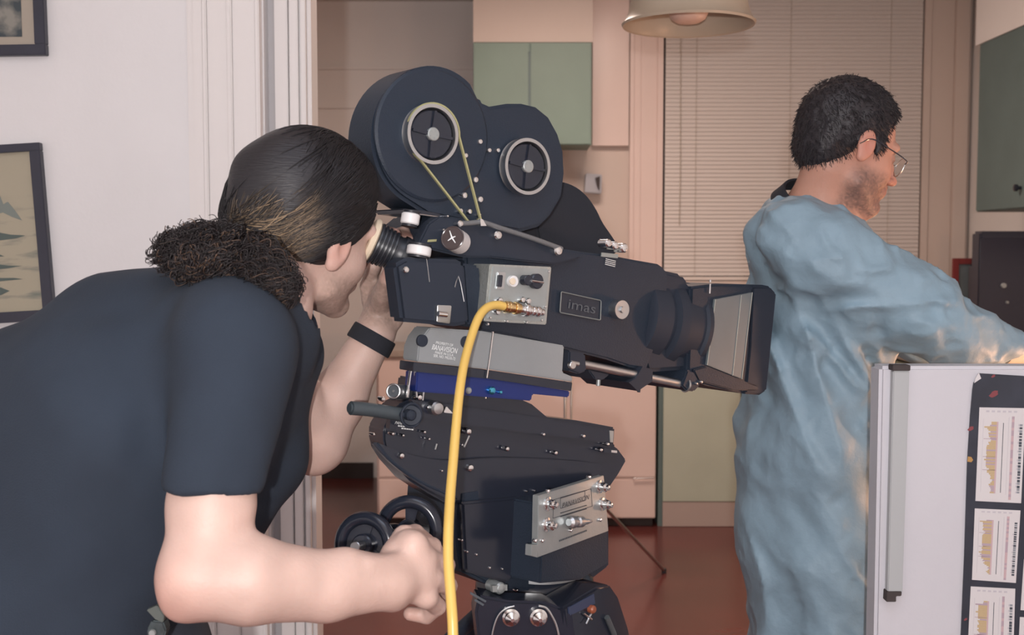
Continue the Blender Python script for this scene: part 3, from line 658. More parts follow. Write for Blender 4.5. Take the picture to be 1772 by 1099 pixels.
# rods
def lrod(p, q, d, r, name, m, par): t = MB(); t.cyl(F.p(*p, d), F.p(*q, d), r, seg=20); return t.build(name, m, par)
rd = lrod((985, 625), (1192, 667), -.004, .0075, 'support_rod', M_steel, MC); rd2 = lrod((985, 610), (1192, 645), .14, .0075, 'support_rod', M_steel, MC)
t = MB(); F.pr(t, [(985, 606), (1014, 612), (1016, 642), (1002, 648), (984, 642)], -.016, .15); t.build('rod_bracket', M_blackm, MC, bevel=.003)
t = MB(); F.knob(t, 992, 632, -.022, -.014, .007, 18); t.cyl(F.p(985, 627, -.012), F.p(1000, 630, -.012), .0055); t.build('rod_clamp', M_steel, MC)
t = MB(); F.pr(t, [(1018, 640), (1056, 648), (1044, 658), (1030, 657)], -.002, .13); t.build('bridge_plate', M_blackm, MC, bevel=.002)
t = MB(); t.cyl(F.p(1036, 656, .02), F.p(1035, 668, .02), .004, seg=12); t.build('thumb_screw', M_alu, MC)
t = MB(); F.pr(t, [(1112, 634), (1130, 640), (1129, 660), (1117, 668), (1104, 677), (1088, 662), (1100, 655)], -.014, .13); t.cyl(F.p(1106, 672, .0), F.p(1105, 679, .0), .003); t.build('lens_support', M_blackm, MC, bevel=.002)
t = MB(); F.pr(t, [(1190, 640), (1212, 644), (1212, 668), (1202, 678), (1188, 676), (1180, 668)], -.016, .14); t.build('matte_box_clamp', M_black, MC, bevel=.003)
t = MB(); t.ring(F.p(1186, 666, -.006), F.x, .0125, .002, 32, 8); F.knob(t, 1214, 661, -.02, -.012, .003, 10, True); F.knob(t, 1206, 664, -.02, -.012, .0025, 10, True); t.build('clamp_collar', M_steel, MC)
# dovetail base: grey block, black and blue plates
t = MB(); F.pr(t, [(744, 567), (835, 573), (977, 598), (974, 645), (991, 652), (991, 661), (850, 640), (722, 626), (724, 602), (731, 584)], -.035, .01); GB = t.build('base_block', M_greyp, MC, bevel=.002, label='grey painted base block')
for px, py in ((732, 590), (806, 592)):
    t = MB(); F.knob(t, px, py, -.0362, -.030, .0095, 28); t.build('bolt_hole', M_blackm, GB)
t = MB(); F.pr(t, [(716, 627), (850, 641), (991, 662), (989, 677), (850, 656), (715, 643)], -.033, .01); t.build('black_plate', M_blackg, MC, bevel=.001)
t = MB(); F.pr(t, [(722, 643), (850, 656), (987, 677), (985, 688), (922, 682), (920, 694), (800, 684), (720, 678)], -.026, .01); BL = t.build('blue_plate', M_blue, MC, bevel=.002, label='blue anodised plate')
t = MB()
for px, py, r in ((852, 676, .0065), (867, 679, .003)): F.knob(t, px, py, -.032, -.02, r, 18, True)
t.build('blue_screw', mat('blue_glint', (.10, .45, .65), .12, metal=.9), BL)
t = MB(); t.tube([F.p(853, 574, -.0365), F.p(847, 620, -.0365), F.p(842, 654, -.037)], .0018, 8); t.build('flash_glint', M_chrome, GB)  # flash reflection on the base, modelled as a thin bright rod
for s, y, h, w, sh in (('PROPERTY OF', 595.5, .0042, .032, 0), ('PANAVISION', 604.5, .0085, .048, .25), ('MADE IN U.S.A.', 612.5, .0040, .035, 0), ('SER. NO. MG30-72', 618.5, .0044, .041, 0)):
    text_mesh('lettering', s, F.p(769, y, -.0355), F.x, F.z, h, M_ink, GB, shear=sh, width=w)
t = MB(); q0_ = F.p(748, 603.5, -.0359); q1_ = F.p(753, 604, -.0359); t.prism([q0_-F.z*.0004, q1_-F.z*.0004, q1_+F.z*.0004, q0_+F.z*.0004], -F.y*.0003); t.build('lettering_stroke', M_ink, GB)

# ================================================================== GEARED HEAD
G = Fr(850, 800, 1.85, 36, 11)
GH = thing('geared_head', G.p(880, 1020, .06), 'black geared camera head with hand wheels and a silver plate, under the film camera', 'camera head')
cr = [(712, 690), (716, 655), (722, 655), (800, 672), (900, 690), (922, 700), (948, 722), (1000, 728), (1065, 740), (1063, 772), (1070, 777), (1085, 797), (1072, 820), (1050, 852), (1010, 885), (960, 895), (860, 895), (800, 885), (770, 870), (740, 853), (710, 833), (682, 802), (668, 780), (664, 762), (664, 742), (676, 722), (690, 700)]
t = MB(); G.pr(t, cr, .0, .05); CR = t.build('tilt_cradle', M_blackg, GH, bevel=.003)
t = MB(); G.pr(t, [(712, 692), (795, 702), (930, 722), (1062, 744), (1060, 768), (930, 752), (795, 735), (712, 720)], -.012, .0); t.build('side_plate', M_blackg, CR, bevel=.002)
t = MB(); G.pr(t, rr([(640, 760), (700, 785), (775, 800), (860, 790), (1040, 800), (1046, 812), (1020, 845), (980, 880), (860, 885), (800, 876), (735, 846), (680, 805), (655, 780)]), -.010, .0); t.build('gear_cover', M_blackg, CR, bevel=.003)
t = MB(); t.tube([G.p(x, y, -.008) for x, y in ((652, 768), (680, 800), (730, 835), (790, 862))], .003, 8, 4); t.build('gear_rim', M_black, CR)
# handle, finder-like knob, pull rods
t = MB(); t.tube([G.p(x, y, -.02) for x, y in ((604, 706), (640, 709), (700, 718))], .0105, 20, 4); t.build('grip_handle', mat('grip_grey', (.05, .065, .075), .55, bump=.2, bs=200), GH, bevel=.003)
t = MB(); t.ring(G.p(712, 719, -.034), G.y, .018, .0022, 40, 8); t.cyl(G.p(712, 719, -.03), G.p(712, 719, -.0), .017); kn = t.build('friction_knob', M_blackm, GH)
t = MB(); G.knob(t, 712, 719, -.042, -.03, .0085, 24, True); t.build('knob_cap', M_blackm, kn)
t = MB(); G.knob(t, 697, 718, -.034, -.02, .0045, 16, True); t.build('knob_cap', M_blackm, kn)
q = G.p(681, 677, -.02); axx = (G.x*-.8-G.y*.6).normalized(); t = MB(); t.cyl(q, q-axx*.06, .0115, seg=28); vf = t.build('level_tube', mat('dark_tube', (.07, .08, .09), .4), GH)
t = MB(); t.ring(q+axx*.0005, axx, .0105, .0018, 32, 8); t.cyl(q, q+axx*.002, .002, seg=10); t.build('tube_rim', M_steel, vf)
for a, b, r, m in (((713, 629), (704, 688), .0030, M_chrome), ((735, 662), (731, 693), .0018, M_chrome), ((841, 676), (840, 690), .0016, M_chrome), ((718, 640), (721, 688), .002, M_steel), ((812, 754), (803, 774), .0015, M_steel), ((756, 768), (753, 778), .0013, M_steel)):
    t = MB(); t.cyl(G.p(*a, -.018), G.p(*b, -.018), r, seg=10); t.build('pin', m, GH)
t = MB(); G.knob(t, 757, 707, -.026, -.006, .0115, 24, True); t.build('lever_boss', M_steel, GH)
t = MB(); G.pr(t, [(773, 703), (785, 716), (768, 714)], -.026, -.014); t.build('lever', M_chrome, GH, bevel=.001)
t = MB(); G.knob(t, 811, 676, -.026, -.016, .006, 16, True); t.build('bolt', M_alu, GH)
text_mesh('lettering', 'PANAVISION', G.p(700, 733.5, -.0125), G.x, G.z, .0045, M_ink, CR, shear=.25, width=.036)
strokes(G, 703, 738.5, -.0125, .030, .0018, M_ink, CR, 5); strokes(G, 705, 742.5, -.0125, .022, .0018, M_ink, CR, 6)
t = MB(); G.pr(t, [(676, 724), (720, 731), (720, 748), (674, 742)], -.0118, .0); t.build('maker_plate', M_blackg, CR)
for px, py, r in ((726, 688, .005), (741, 705, .003), (663, 691, .004), (680, 751, .0028), (698, 754, .0022), (647, 752, .0022), (695, 789, .005), (811, 747, .0055), (814, 810, .0065), (735, 748, .0025), (743, 760, .0022), (878, 777, .0042), (962, 784, .0038), (941, 752, .003), (1010, 755, .0035), (1052, 769, .003), (1040, 779, .0035), (816, 878, .0045), (836, 919, .0032), (765, 815, .002), (912, 851, .0022), (915, 870, .0022), (905, 897, .0025), (915, 898, .0025), (800, 770, .002), (773, 663, .003)):
    t = MB(); G.knob(t, px, py, -.016, -.004, r, 14, True); t.build('screw', M_chrome, GH)
t = MB(); G.pr(t, [(1055, 745), (1062, 746), (1061, 766), (1056, 765)], -.0135, -.011); t.build('end_clip', M_alu, CR)
t = MB(); G.pr(t, [(1044, 775), (1072, 779), (1072, 786), (1044, 783)], -.016, -.002); t.build('stop_block', M_blackg, CR, bevel=.001)
t = MB(); G.pr(t, [(1058, 779), (1068, 780), (1068, 784), (1058, 783)], -.018, -.015); t.build('stop_clip', M_chrome, CR)
# pan housing below the cradle
H = Fr(850, 900, 1.84, 40, 2)
t = MB(); H.pr(t, [(796, 850), (850, 840), (930, 850), (1046, 850), (1056, 905), (1056, 980), (1030, 1000), (985, 1015), (925, 1024), (850, 1015), (798, 990), (790, 930)], .0, .15); PH = t.build('pan_housing', M_black, GH, bevel=.005)
t = MB(); H.pr(t, [(800, 870), (900, 860), (915, 960), (880, 1010), (806, 990)], -.012, .0); t.build('gear_housing', M_blackg, PH, bevel=.004)
t = MB(); H.knob(t, 866, 1018, -.028, .0, .010, 24, True); H.pr(t, [(852, 1014), (878, 1012), (878, 1022), (853, 1025)], -.03, -.024); t.build('pan_knob', M_alu, PH)
for px, py, r in ((895, 962, .003), (909, 980, .003), (921, 1001, .0025), (825, 960, .0022), (870, 985, .002), (895, 1022, .0022), (800, 935, .002), (892, 983, .003), (809, 955, .002), (848, 983, .0025), (926, 850, .002)):
    t = MB(); H.knob(t, px, py, -.015, -.006, r, 12, True); t.build('screw', M_chrome, PH)
K = Fr(932, 910, 1.79, 54, 0)
t = MB(); K.pr(t, [(932, 858), (1045, 823), (1053, 919), (930, 965)], .0, .012); PL = t.build('control_plate', M_alu, GH, bevel=.0008, label='silver control plate')
t = MB(); K.pr(t, [(940, 872), (1048, 840), (1054, 975), (1005, 1004), (935, 1010)], .012, .10); t.build('control_box', M_black, GH, bevel=.003)
t = MB(); t.prism([K.p(920, 943, .0)-K.x*.0, K.p(932, 943, .0), K.p(930, 965, .0), K.p(919, 962, .0)], K.y*.012); t.build('plate_foot', M_alu, PL, bevel=.0006)
for px, py in ((947, 872), (1037, 842), (1042, 872), (945, 908)):
    c = K.p(px, py, .0); t = MB(); t.lathe(c, -K.y, [(0, .012), (.003, .0115), (.004, .008), (.010, .0085), (.014, .0075), (.016, .005), (.020, .0045), (.021, .002)], 20); t.build('bolt', M_chrome, PL)
t = MB(); q0, q1 = K.p(984, 904, -.008), K.p(1024, 902, -.010); d = q1-q0; Lq = d.length
t.lathe(q0, d, [(0, .006), (.004, .010), (Lq*.2, .0105), (Lq*.24, .007), (Lq*.34, .007), (Lq*.38, .0095), (Lq*.55, .0095), (Lq*.6, .006), (Lq*.8, .005), (Lq, .002)], 20); t.build('toggle_connector', M_steel, PL)
for px, py in ((989, 918), (940, 936), (928, 936), (1040, 900), (950, 850), (1021, 826)):
    t = MB(); K.knob(t, px, py, -.004, .002, .0032, 12, True); t.build('screw', M_chrome, PL)
text_mesh('lettering', 'PANAVISION', K.p(996, 868, -.0005), K.x, K.z, .0085, M_inkd, PL, shear=.25, width=.085)
t = MB()
def outl(pts, r=.0004, m=M_inkd): 
    q = [K.p(x, y, -.0005) for x, y in pts]; t.tube(q+[q[0]], r, 5)
outl([(958, 865), (1023, 846), (1025, 876), (957, 897)]); outl([(970, 861), (1012, 849), (1013, 866), (970, 880)]); t.build('engraved_frame', M_inkd, PL)
t = MB()
for y in (858, 884, 890): q0, q1 = K.p(970, y+4, -.0005), K.p(1015, y-9.5, -.0005); t.tube([q0, q1], .0007, 5)
t.build('engraved_line', M_inkd, PL)
strokes(K, 992, 927, -.0005, .085, .0028, M_inkg, PL, 7)
# hand wheels, standing off the head towards the operator
def wheel(px, py, Y, rx, ax_, hx, hy):
    c = W(px, py, Y); ax_ = Vector(ax_).normalized(); t = MB(); t.ring(c, ax_, rx, .0105, 64, 14); wh = t.build('hand_wheel', M_blackg, GH)
    _, u, w = frame_axes(ax_)
    for k in range(3):
        an = k*2*math.pi/3+.4; e = u*math.cos(an)+w*math.sin(an); g = ax_.cross(e)
        t = MB(); t.prism([c+e*.012-g*.007-ax_*.004, c+e*(rx-.004)-g*.011-ax_*.004, c+e*(rx-.004)+g*.011-ax_*.004, c+e*.012+g*.007-ax_*.004], ax_*.008); t.build('spoke', M_blackg, wh, bevel=.0015)
    t = MB(); t.cyl(c-ax_*.014, c+ax_*.014, .017); t.build('hub', M_blackg, wh)
    return c, wh, ax_, u, w
c1, w1, a1_, u1, v1 = wheel(708, 916, 1.73, .0425, (-.12, -.98, .10), 0, 0)
t = MB(); t.cyl(c1, H.p(815, 930, .05), .010, seg=16); t.build('wheel_shaft', M_steel, GH)
c2, w2, a2_, u2, v2 = wheel(632, 943, 1.67, .0400, (-.30, -.90, .15), 0, 0)
t = MB(); t.cyl(c2-a2_*.002, c2+a2_*.002, .042, seg=40); t.build('wheel_dish', M_blackg, w2)
t = MB(); t.cyl(c2+a2_*.006+u2*.0, c2+a2_*.035, .008, seg=20); t.build('crank_pin', M_steel, w2)
t = MB(); t.tube([c2, (c2+c1)/2+Vector((0, .09, -.01)), H.p(815, 950, .09)], .009, 12, 5); t.build('wheel_shaft', M_blackg, GH)

# ================================================================== TRIPOD
TO = H.p(925, 1010, .075); TO.z = 0
zt = W(950, 992, 1.9).z; tc_ = Vector((TO.x, TO.y, 0))
TR = thing('tripod', tc_, 'black heavy tripod with wire leg loops, below the geared head at the bottom edge', 'tripod')
t = MB(); t.lathe((tc_.x, tc_.y, zt-.26), (0, 0, 1), [(0, .07), (.05, .085), (.14, .098), (.19, .108), (.225, .106), (.235, .10), (.262, .088)], 48); BW = t.build('bowl', M_blackg, TR)
zr_ = zt-.012
t = MB()
A0, A1 = -2.0, -.35; vs = []; 
for k in range(19):
    a = A0+(A1-A0)*k/18; e = Vector((math.cos(a), math.sin(a), 0)); wv = .0065*math.sin(math.pi*min(1, (k+1.5)/19.5))
    b0 = Vector((tc_.x, tc_.y, zr_)); vs.append([b0+e*.1062+Vector((0, 0, -wv)), b0+e*.1090+Vector((0, 0, -wv)), b0+e*.1090+Vector((0, 0, wv)), b0+e*.1062+Vector((0, 0, wv))])
t.rings(vs); t.build('silver_band', M_steel, TR)
for k, (fx, fy) in enumerate(((-.60, .40), (.36, .20), (.22, -.62))):
    hd = Vector((fx, fy, 0)).normalized(); top = tc_+hd*.085+Vector((0, 0, zt-.10)); ft = tc_+Vector((fx, fy, .0)); 
    lg = MB(); sd = hd.cross(Vector((0, 0, 1)))
    lg.tube([top+sd*.035, ft+sd*.02+Vector((0, 0, .25))], .014, 14); L1 = None
    lg.tube([top-sd*.035, ft-sd*.02+Vector((0, 0, .25))], .014, 14); d = (ft-top).normalized()
    lg.tube([top+d*.35, ft+Vector((0, 0, .02))], .016, 14); lg.tube([top-d*.02-sd*.045, top-d*.02+sd*.045], .026, 18)
    L1 = lg.build('leg', M_black, TR)
    t = MB(); t.lathe(ft, (0, 0, 1), [(0, .028), (.01, .028), (.03, .012)]); t.build('foot', M_rubber, L1)
# front leg hinge with wire loop and two bright wing bolts
T2 = Fr(905, 1075, 1.80, 10, 0)
t = MB(); T2.pr(t, [(828, 1030), (880, 1040), (945, 1042), (990, 1060), (1000, 1130), (830, 1130), (822, 1060)], .0, .05); t.build('leg_hinge', M_blackg, TR, bevel=.004)
for px in (886, 934):
    c = T2.p(px, 1072, -.016); t = MB(); t.lathe(c+T2.y*.016, -T2.y, [(0, .015), (.008, .0145), (.010, .011), (.016, .011), (.019, .007), (.022, .003)], 24); t.build('wing_bolt', M_chrome, TR)
t = MB(); t.tube([T2.p(x, y, -.006) for x, y in ((848, 1130), (853, 1092), (862, 1066), (876, 1053), (890, 1049))], .0017, 8, 4); t.build('wire_loop', M_steel, TR)
t = MB(); t.tube([T2.p(x, y, -.006) for x, y in ((932, 1048), (945, 1052), (955, 1066), (964, 1087), (972, 1130))], .0021, 8, 4); t.build('wire_loop', M_steel, TR)
T3 = Fr(1020, 1060, 1.86, 50, 0)
t = MB(); T3.pr(t, [(975, 1052), (1035, 1016), (1056, 1012), (1072, 1035), (1088, 1085), (1100, 1140), (985, 1140)], .0, .06); t.build('leg_hinge', M_blackg, TR, bevel=.004)
t = MB(); T3.pr(t, [(984, 1052), (1028, 1028), (1030, 1045), (985, 1066)], -.002, .001); t.build('blue_label', mat('faded_blue', (.035, .05, .10), .35), TR)
t = MB(); t.tube([T3.p(1050, 1068, -.004), T3.p(1062, 1096, -.004), T3.p(1070, 1130, -.004)], .005, 10); t.build('spring_clip', mat('dull_clip', (.12, .14, .15), .4, metal=.5), TR)
t = MB(); T3.knob(t, 1027, 1055, -.008, .0, .007, 16, True); t.build('red_button', mat('rust_red', (.28, .08, .04), .4), TR)
t = MB(); t.tube([T3.p(1010, 1062, -.004), T3.p(1024, 1072, -.006)], .0018, 8); t.tube([T3.p(1024, 1060, -.004), T3.p(1014, 1080, -.006)], .0018, 8); t.build('cross_clip', M_steel, TR)
t = MB(); T2.pr(t, [(814, 1024), (842, 1040), (840, 1043), (813, 1028)], -.002, .0); T2.pr(t, [(822, 1036), (838, 1046), (836, 1049), (821, 1040)], -.002, .0); t.build('white_marking', M_inkg, TR)

# yellow cable
t = MB(); cp = [W(x, y, Y) for x, y, Y in ((872, 530, 1.775), (858, 528, 1.765), (842, 533, 1.75), (828, 550, 1.73), (815, 585, 1.70), (803, 630, 1.66), (795, 680, 1.62), (789, 740, 1.58), (784, 800, 1.54), (779, 860, 1.50), (776, 920, 1.46), (776, 975, 1.44), (780, 1030, 1.42), (784, 1099, 1.40), (786, 1250, 1.38), (770, 1500, 1.40))]
e = cp[-1]; cp += [Vector((e.x-.02, e.y, .3)), Vector((e.x-.05, e.y-.02, .05)), Vector((e.x-.15, e.y-.1, .008)), Vector((e.x-.5, e.y-.4, .007)), Vector((e.x-1.0, e.y-.5, .007))]
t.tube(cp, .0068, 16, 6); props(t.build('video_cable', M_cable), 'bright yellow cable hanging from the film camera in front of the geared head', 'cable')

# light stand behind the cameras
ls = thing('light_stand', (X(985, 4.4), 4.4, 0), 'thin grey tripod light stand standing behind the film camera', 'stand')
yb = 4.4; x = X(985, yb)
for dx, r in ((-.012, .006), (.008, .0045)):
    t = MB(); t.cyl((x+dx, yb, .25), (x+dx*1.3, yb, 1.10), r, seg=12); t.build('pole', M_steel, ls)
fz = lambda px, py: (X(px, (CAMZ-0)/1*1), 0)
def floorp(px, py):
    r = ray(px, py); return C0+r*(CAMZ/-r.z)
ftp = floorp(1149, 992)
for q, nm in (((ftp.x, ftp.y, 0), 0), ((x-.36, yb+.25, 0), 0), ((x-.1, yb-.42, 0), 0)):
    q = Vector(q)
    t = MB(); q2 = q+Vector((0, 0, .012)); t.cyl((x, yb, .62 if nm == 0 else .5), q2, .0075, seg=12); lg = t.build('leg', M_steel, ls)
    t = MB(); t.cyl(q+Vector((0, 0, .0)), q+Vector((0, 0, .022)), .011, seg=12); t.build('rubber_foot', M_rubber, lg)

# ================================================================== REFRIGERATOR DOOR AND POSTER
yr = 1.98; zt = Z(634, yr); xl_ = X(1526, yr); xr_ = 1.24
RF = thing('refrigerator', (1.5, yr+.35, 0), 'white enamel refrigerator with grey vertical handle, in front of the person in blue', 'refrigerator')
t = MB(); t.box((xl_, yr, .09), (xr_, yr+.055, zt)); DR = t.build('door', M_fridge, RF, bevel=.006)
t = MB(); t.box((xl_+.012, yr+.055, .11), (xr_-.03, yr+.075, zt-.012)); t.build('door_gasket', M_hgrey, DR, bevel=.004)
t = MB(); t.prism([W(1546, 642, yr-.016), W(1574, 642, yr-.016), W(1562, 1026, yr-.016), W(1536, 1026, yr-.016)], (0, .016, 0)); HD = t.build('handle', M_hgrey, DR, bevel=.0015, label='grey vertical handle strip')
t = MB(); t.prism([W(1545, 632, yr-.019), W(1576, 632, yr-.019), W(1575.5, 642, yr-.019), W(1545, 642, yr-.019)], (0, .024, 0)); t.build('end_cap', M_dark, HD, bevel=.001)
t = MB(); t.prism([W(1535, 1024, yr-.019), W(1561, 1024, yr-.019), W(1560, 1032, yr-.019), W(1551, 1032, yr-.019), W(1551, 1042, yr-.019), W(1534, 1042, yr-.019)], (0, .02, 0)); t.build('end_cap', M_dark, HD, bevel=.001)
t = MB(); t.box((xr_+.62, yr, .06), (xr_+.67, yr+.62, zt)); t.box((xr_+.02, yr, .06), (xr_+.62, yr+.05, zt)); t.box((xr_+.02, yr+.57, .06), (xr_+.62, yr+.62, zt)); t.box((xr_+.02, yr+.05, .06), (xr_+.62, yr+.57, .12)); t.box((xr_+.02, yr+.05, zt-.05), (xr_+.62, yr+.57, zt)); t.build('cabinet', M_fridge, RF)
t = MB(); t.cyl((xr_+.005, yr+.03, .0), (xr_+.005, yr+.03, zt-.02), .012); t.build('hinge_post', M_hgrey, RF)
for x in (xr_+.08, xr_+.6):
    t = MB(); t.cyl((x, yr+.3, 0), (x, yr+.3, .06), .02); t.build('foot', M_rubber, RF)
yp_ = yr-.0035
def P2(x, y, d=0): return W(x, y, yp_-d)
PO = thing('poster', W(1730, 1099, yp_), 'black poster with white chart panels taped to the white refrigerator door', 'poster')
t = MB(); t.prism([P2(*p) for p in ((1694, 646), (1860, 656), (1850, 1300), (1652, 1300), (1663, 1099), (1669, 960), (1674, 800), (1679, 720), (1683, 674), (1685, 662), (1697, 656))], (0, .002, 0)); SH = t.build('sheet', M_film, PO)
t = MB(); t.prism([P2(*p, .002) for p in ((1694, 645), (1698, 655), (1686, 663), (1688, 655))], (0, .001, 0)); t.build('torn_corner', M_paper, SH)
inks = {'y': mat('chart_yellow', (.50, .38, .22), .7), 'p': mat('chart_mauve', (.42, .33, .38), .7), 'r': mat('chart_pink', (.52, .38, .40), .7), 'k': mat('chart_black', (.06, .07, .09), .7), 'g': mat('chart_grey', (.25, .27, .30), .7), 'f': mat('chart_faint', (.50, .48, .52), .7)}
rg = random.Random(3)
def chart(c00, c10, c11, c01, seed, full=True):
    """corner pixels: top-left, top-right, bottom-right, bottom-left"""
    rg = random.Random(seed)
    def b(u, v, d=0): 
        x = (c00[0]*(1-u)+c10[0]*u)*(1-v)+(c01[0]*(1-u)+c11[0]*u)*v; y = (c00[1]*(1-u)+c10[1]*u)*(1-v)+(c01[1]*(1-u)+c11[1]*u)*v; return P2(x, y, d)
    t = MB(); t.prism([b(0, 0, .0008), b(1, 0, .0008), b(1, 1, .0008), b(0, 1, .0008)], (0, .0008, 0)); ch = t.build('chart_panel', M_paper, SH)
    B = {k: MB() for k in inks}
    def q(k, u0, v0, u1, v1): B[k].prism([b(u0, v0, .0011), b(u1, v0, .0011), b(u1, v1, .0011), b(u0, v1, .0011)], (0, .0003, 0))
    n = 46; w = .08
    for i in range(n):
        v = .15+.76*i/n; w = max(.02, min(.20, w+rg.uniform(-.05, .05))) if rg.random() > .12 else rg.uniform(.1, .3)
        q('y' if rg.random() > .28 else 'p', .39-w, v, .39, v+.76/n*.95); q('r', .39, v, .425, v+.76/n)
    for v in (.33, .52, .66): q('p', .12, v, .2+.2, v+.006)
    q('k', .53, .16, .542, .90)
    for i in range(30):
        v = .09+.88*i/30; q('r' if rg.random() > .4 else 'p', .715, v, .77, v+.03)
    for i in range(24):
        v = .17+.74*i/24; q('k' if rg.random() > .35 else 'g', .89, v, .95-.0, v+.74/24*(.6+.3*rg.random()))
        if rg.random() > .5: q('f', .86, v, .885, v+.02)
    for i in range(6): q('f', .15+.12*i, .03, .22+.12*i, .05)
    q('f', .1, .12, .104, .9); q('f', .65, .1, .655, .92)
    for k, nm in (('y', 'yellow_bars'), ('p', 'mauve_bars'), ('r', 'pink_band'), ('k', 'black_marks'), ('g', 'grey_marks'), ('f', 'faint_marks')): B[k].build(nm, inks[k], SH)
chart((1695, 705), (1775, 706.5), (1767, 871), (1688, 867), 1)
chart((1687, 880), (1766, 883.5), (1758, 1009), (1682, 1003.5), 2)
chart((1680, 1015), (1757, 1019), (1752, 1180), (1672, 1172), 3)
chart((1772, 968), (1850, 972), (1846, 1060), (1766, 1056), 4); chart((1765, 1068), (1846, 1072), (1840, 1180), (1760, 1176), 5)
for px, py, w in ((1720, 682, 9), (1719, 651, 4), (1680, 742, 6), (1671, 1072, 3.5)):
    n = 10; t = MB(); t.prism([P2(px+w*math.cos(6.283*i/n)*(1 if i % 2 else .7), py+w*.6*math.sin(6.283*i/n)-w*.35*math.cos(6.283*i/n), .0004) for i in range(n)], (0, .0004, 0))
    t.build('red_print', mat('print_red', (.22, .05, .06), .5), SH)
t = MB(); t.prism([P2(x, y, .0004) for x, y in ((1675, 790), (1681, 791), (1684, 796), (1681, 800), (1674, 799))], (0, .0004, 0)); t.build('orange_print', mat('print_orange', (.42, .24, .08), .5), SH)

# ================================================================== PEOPLE
def axes(yaw, pitch, roll=0.):
    """columns forward, left, up"""
    y, p = math.radians(yaw), math.radians(pitch); f = Vector((math.cos(y)*math.cos(p), math.sin(y)*math.cos(p), -math.sin(p)))
    l = Vector((-math.sin(y), math.cos(y), 0)); u = f.cross(l)
    r = math.radians(roll); l2 = l*math.cos(r)+u*math.sin(r); u2 = u*math.cos(r)-l*math.sin(r)
    return np.array([f, l2, u2], np.float32).T
def head_sdf(P, o, R, s=1., smile=0.):
    q = ((P-A(o))@R)/s; m = q*A((1, -1, 1)); ab = q.copy(); ab[..., 1] = np.abs(ab[..., 1])
    d = ell(q, (-.018, 0, .037), (.099, .078, .088))
    d = su(d, ell(q, (.030, 0, -.028), (.058, .060, .082)), .03)
    d = su(d, ell(ab, (.045, .030, -.035), (.040, .032, .034)), .02)          # cheeks
    d = su(d, cap(ab, (.012, .050, -.070), (.074, .008, -.103), .016, .018), .028)   # jaw
    d = su(d, cap(q, (.084, -.010, -.100), (.084, .010, -.100), .013, .013), .015)  # chin
    d = su(d, cap(ab, (.086, .012, .022), (.074, .045, .022), .010, .009), .014)     # brow
    d = ss(d, ell(ab, (.095, .031, .002), (.020, .017, .013)), .012)           # sockets
    d = su(d, ell(ab, (.0735, .031, .0), (.0135, .014, .0125)), .003)          # eyeballs and lids
    d = su(d, cap(q, (.090, 0, .012), (.112, 0, -.030), .007, .0085), .010)    # nose
    d = su(d, ell(q, (.112, 0, -.034), (.012, .010, .009)), .006)
    d = su(d, ell(ab, (.100, .011, -.037), (.010, .0075, .007)), .005)
    d = su(d, ell(q, (.083, 0, -.065), (.020, .030, .018)), .012)              # mouth mound
    d = su(d, cap(ab, (.1015, 0, -.0595), (.089, .024+smile*.006, -.062+smile*.008), .0045, .003), .004)
    d = su(d, cap(ab, (.099, 0, -.0705), (.088, .022+smile*.006, -.065+smile*.008), .0055, .003), .004)
    d = ss(d, cap(ab, (.108, 0, -.0650), (.094, .024+smile*.007, -.0640+smile*.009), .0018, .0014), .002)
    # ears
    e = ell(ab, (-.008, .080, -.002), (.019, .009, .031)); e = su(e, ell(ab, (-.012, .079, -.028), (.010, .007, .010)), .006)
    e = ss(e, ell(ab, (-.005, .089, .002), (.010, .0055, .018)), .004)
    d = su(d, e, .005)
    return d*s
def head_cols(V, o, R, s, base, stub, lip, stubble=.5):
    q = ((V-A(o))@R)/s; n = len(V); c = np.tile(A(base), (n, 1)); y = np.abs(q[:, 1])
    inh = (q[:, 2] > -.16) & (q[:, 0] > -.15)&(np.abs(q[:, 1]) < .11)
    w = np.clip((-.030-q[:, 2])/.025, 0, 1)*np.clip((q[:, 0]+.02)/.03, 0, 1)*np.clip((q[:, 2]+.135)/.02, 0, 1)
    w *= 1-.75*np.exp(-((q[:, 0]-.075)**2+(y-.035)**2+(q[:, 2]+.03)**2)/.0006)
    w *= (.75+.25*vnoise(V*420)); c = lerpc(c, stub, np.clip(w*stubble, 0, .85)*inh)
    ear = np.exp(-((q[:, 0]+.008)**2/.0006+(y-.083)**2/.0003+(q[:, 2]+.004)**2/.001))
    c = lerpc(c, lip, np.clip(ear*.5, 0, .5)*inh)
    w = np.exp(-((q[:, 0]-.100)**2/.0003+(q[:, 2]+.065)**2/.00006+(q[:, 1])**2/.0006)); c = lerpc(c, lip, np.clip(w, 0, .8)*inh)
    w = np.exp(-((q[:, 0]-.112)**2/.0003+(q[:, 2]+.034)**2/.0003)); c = lerpc(c, lip, w*.35*inh)
    w = np.exp(-((y-.028)**2/.0003+(q[:, 2]-.027)**2/.00002))*(q[:, 0] > .06); c = lerpc(c, (.03, .02, .015), np.clip(w*1.4, 0, .85)*inh)
    w = np.exp(-((y-.031)**2/.00012+(q[:, 2]+.003)**2/.000006))*(q[:, 0] > .06); c = lerpc(c, (.04, .02, .02), np.clip(w, 0, .8)*inh)
    return c
def fingers(d, P, chains, k=.004):
    for ch in chains:
        pts, rs = ch; f = None
        for i in range(len(pts)-1):
            g = cap(P, pts[i], pts[i+1], rs[i], rs[i+1]); f = g if f is None else su(f, g, .003)
        d = su(d, f, k)
    return d
SKIN = (.60, .425, .365)

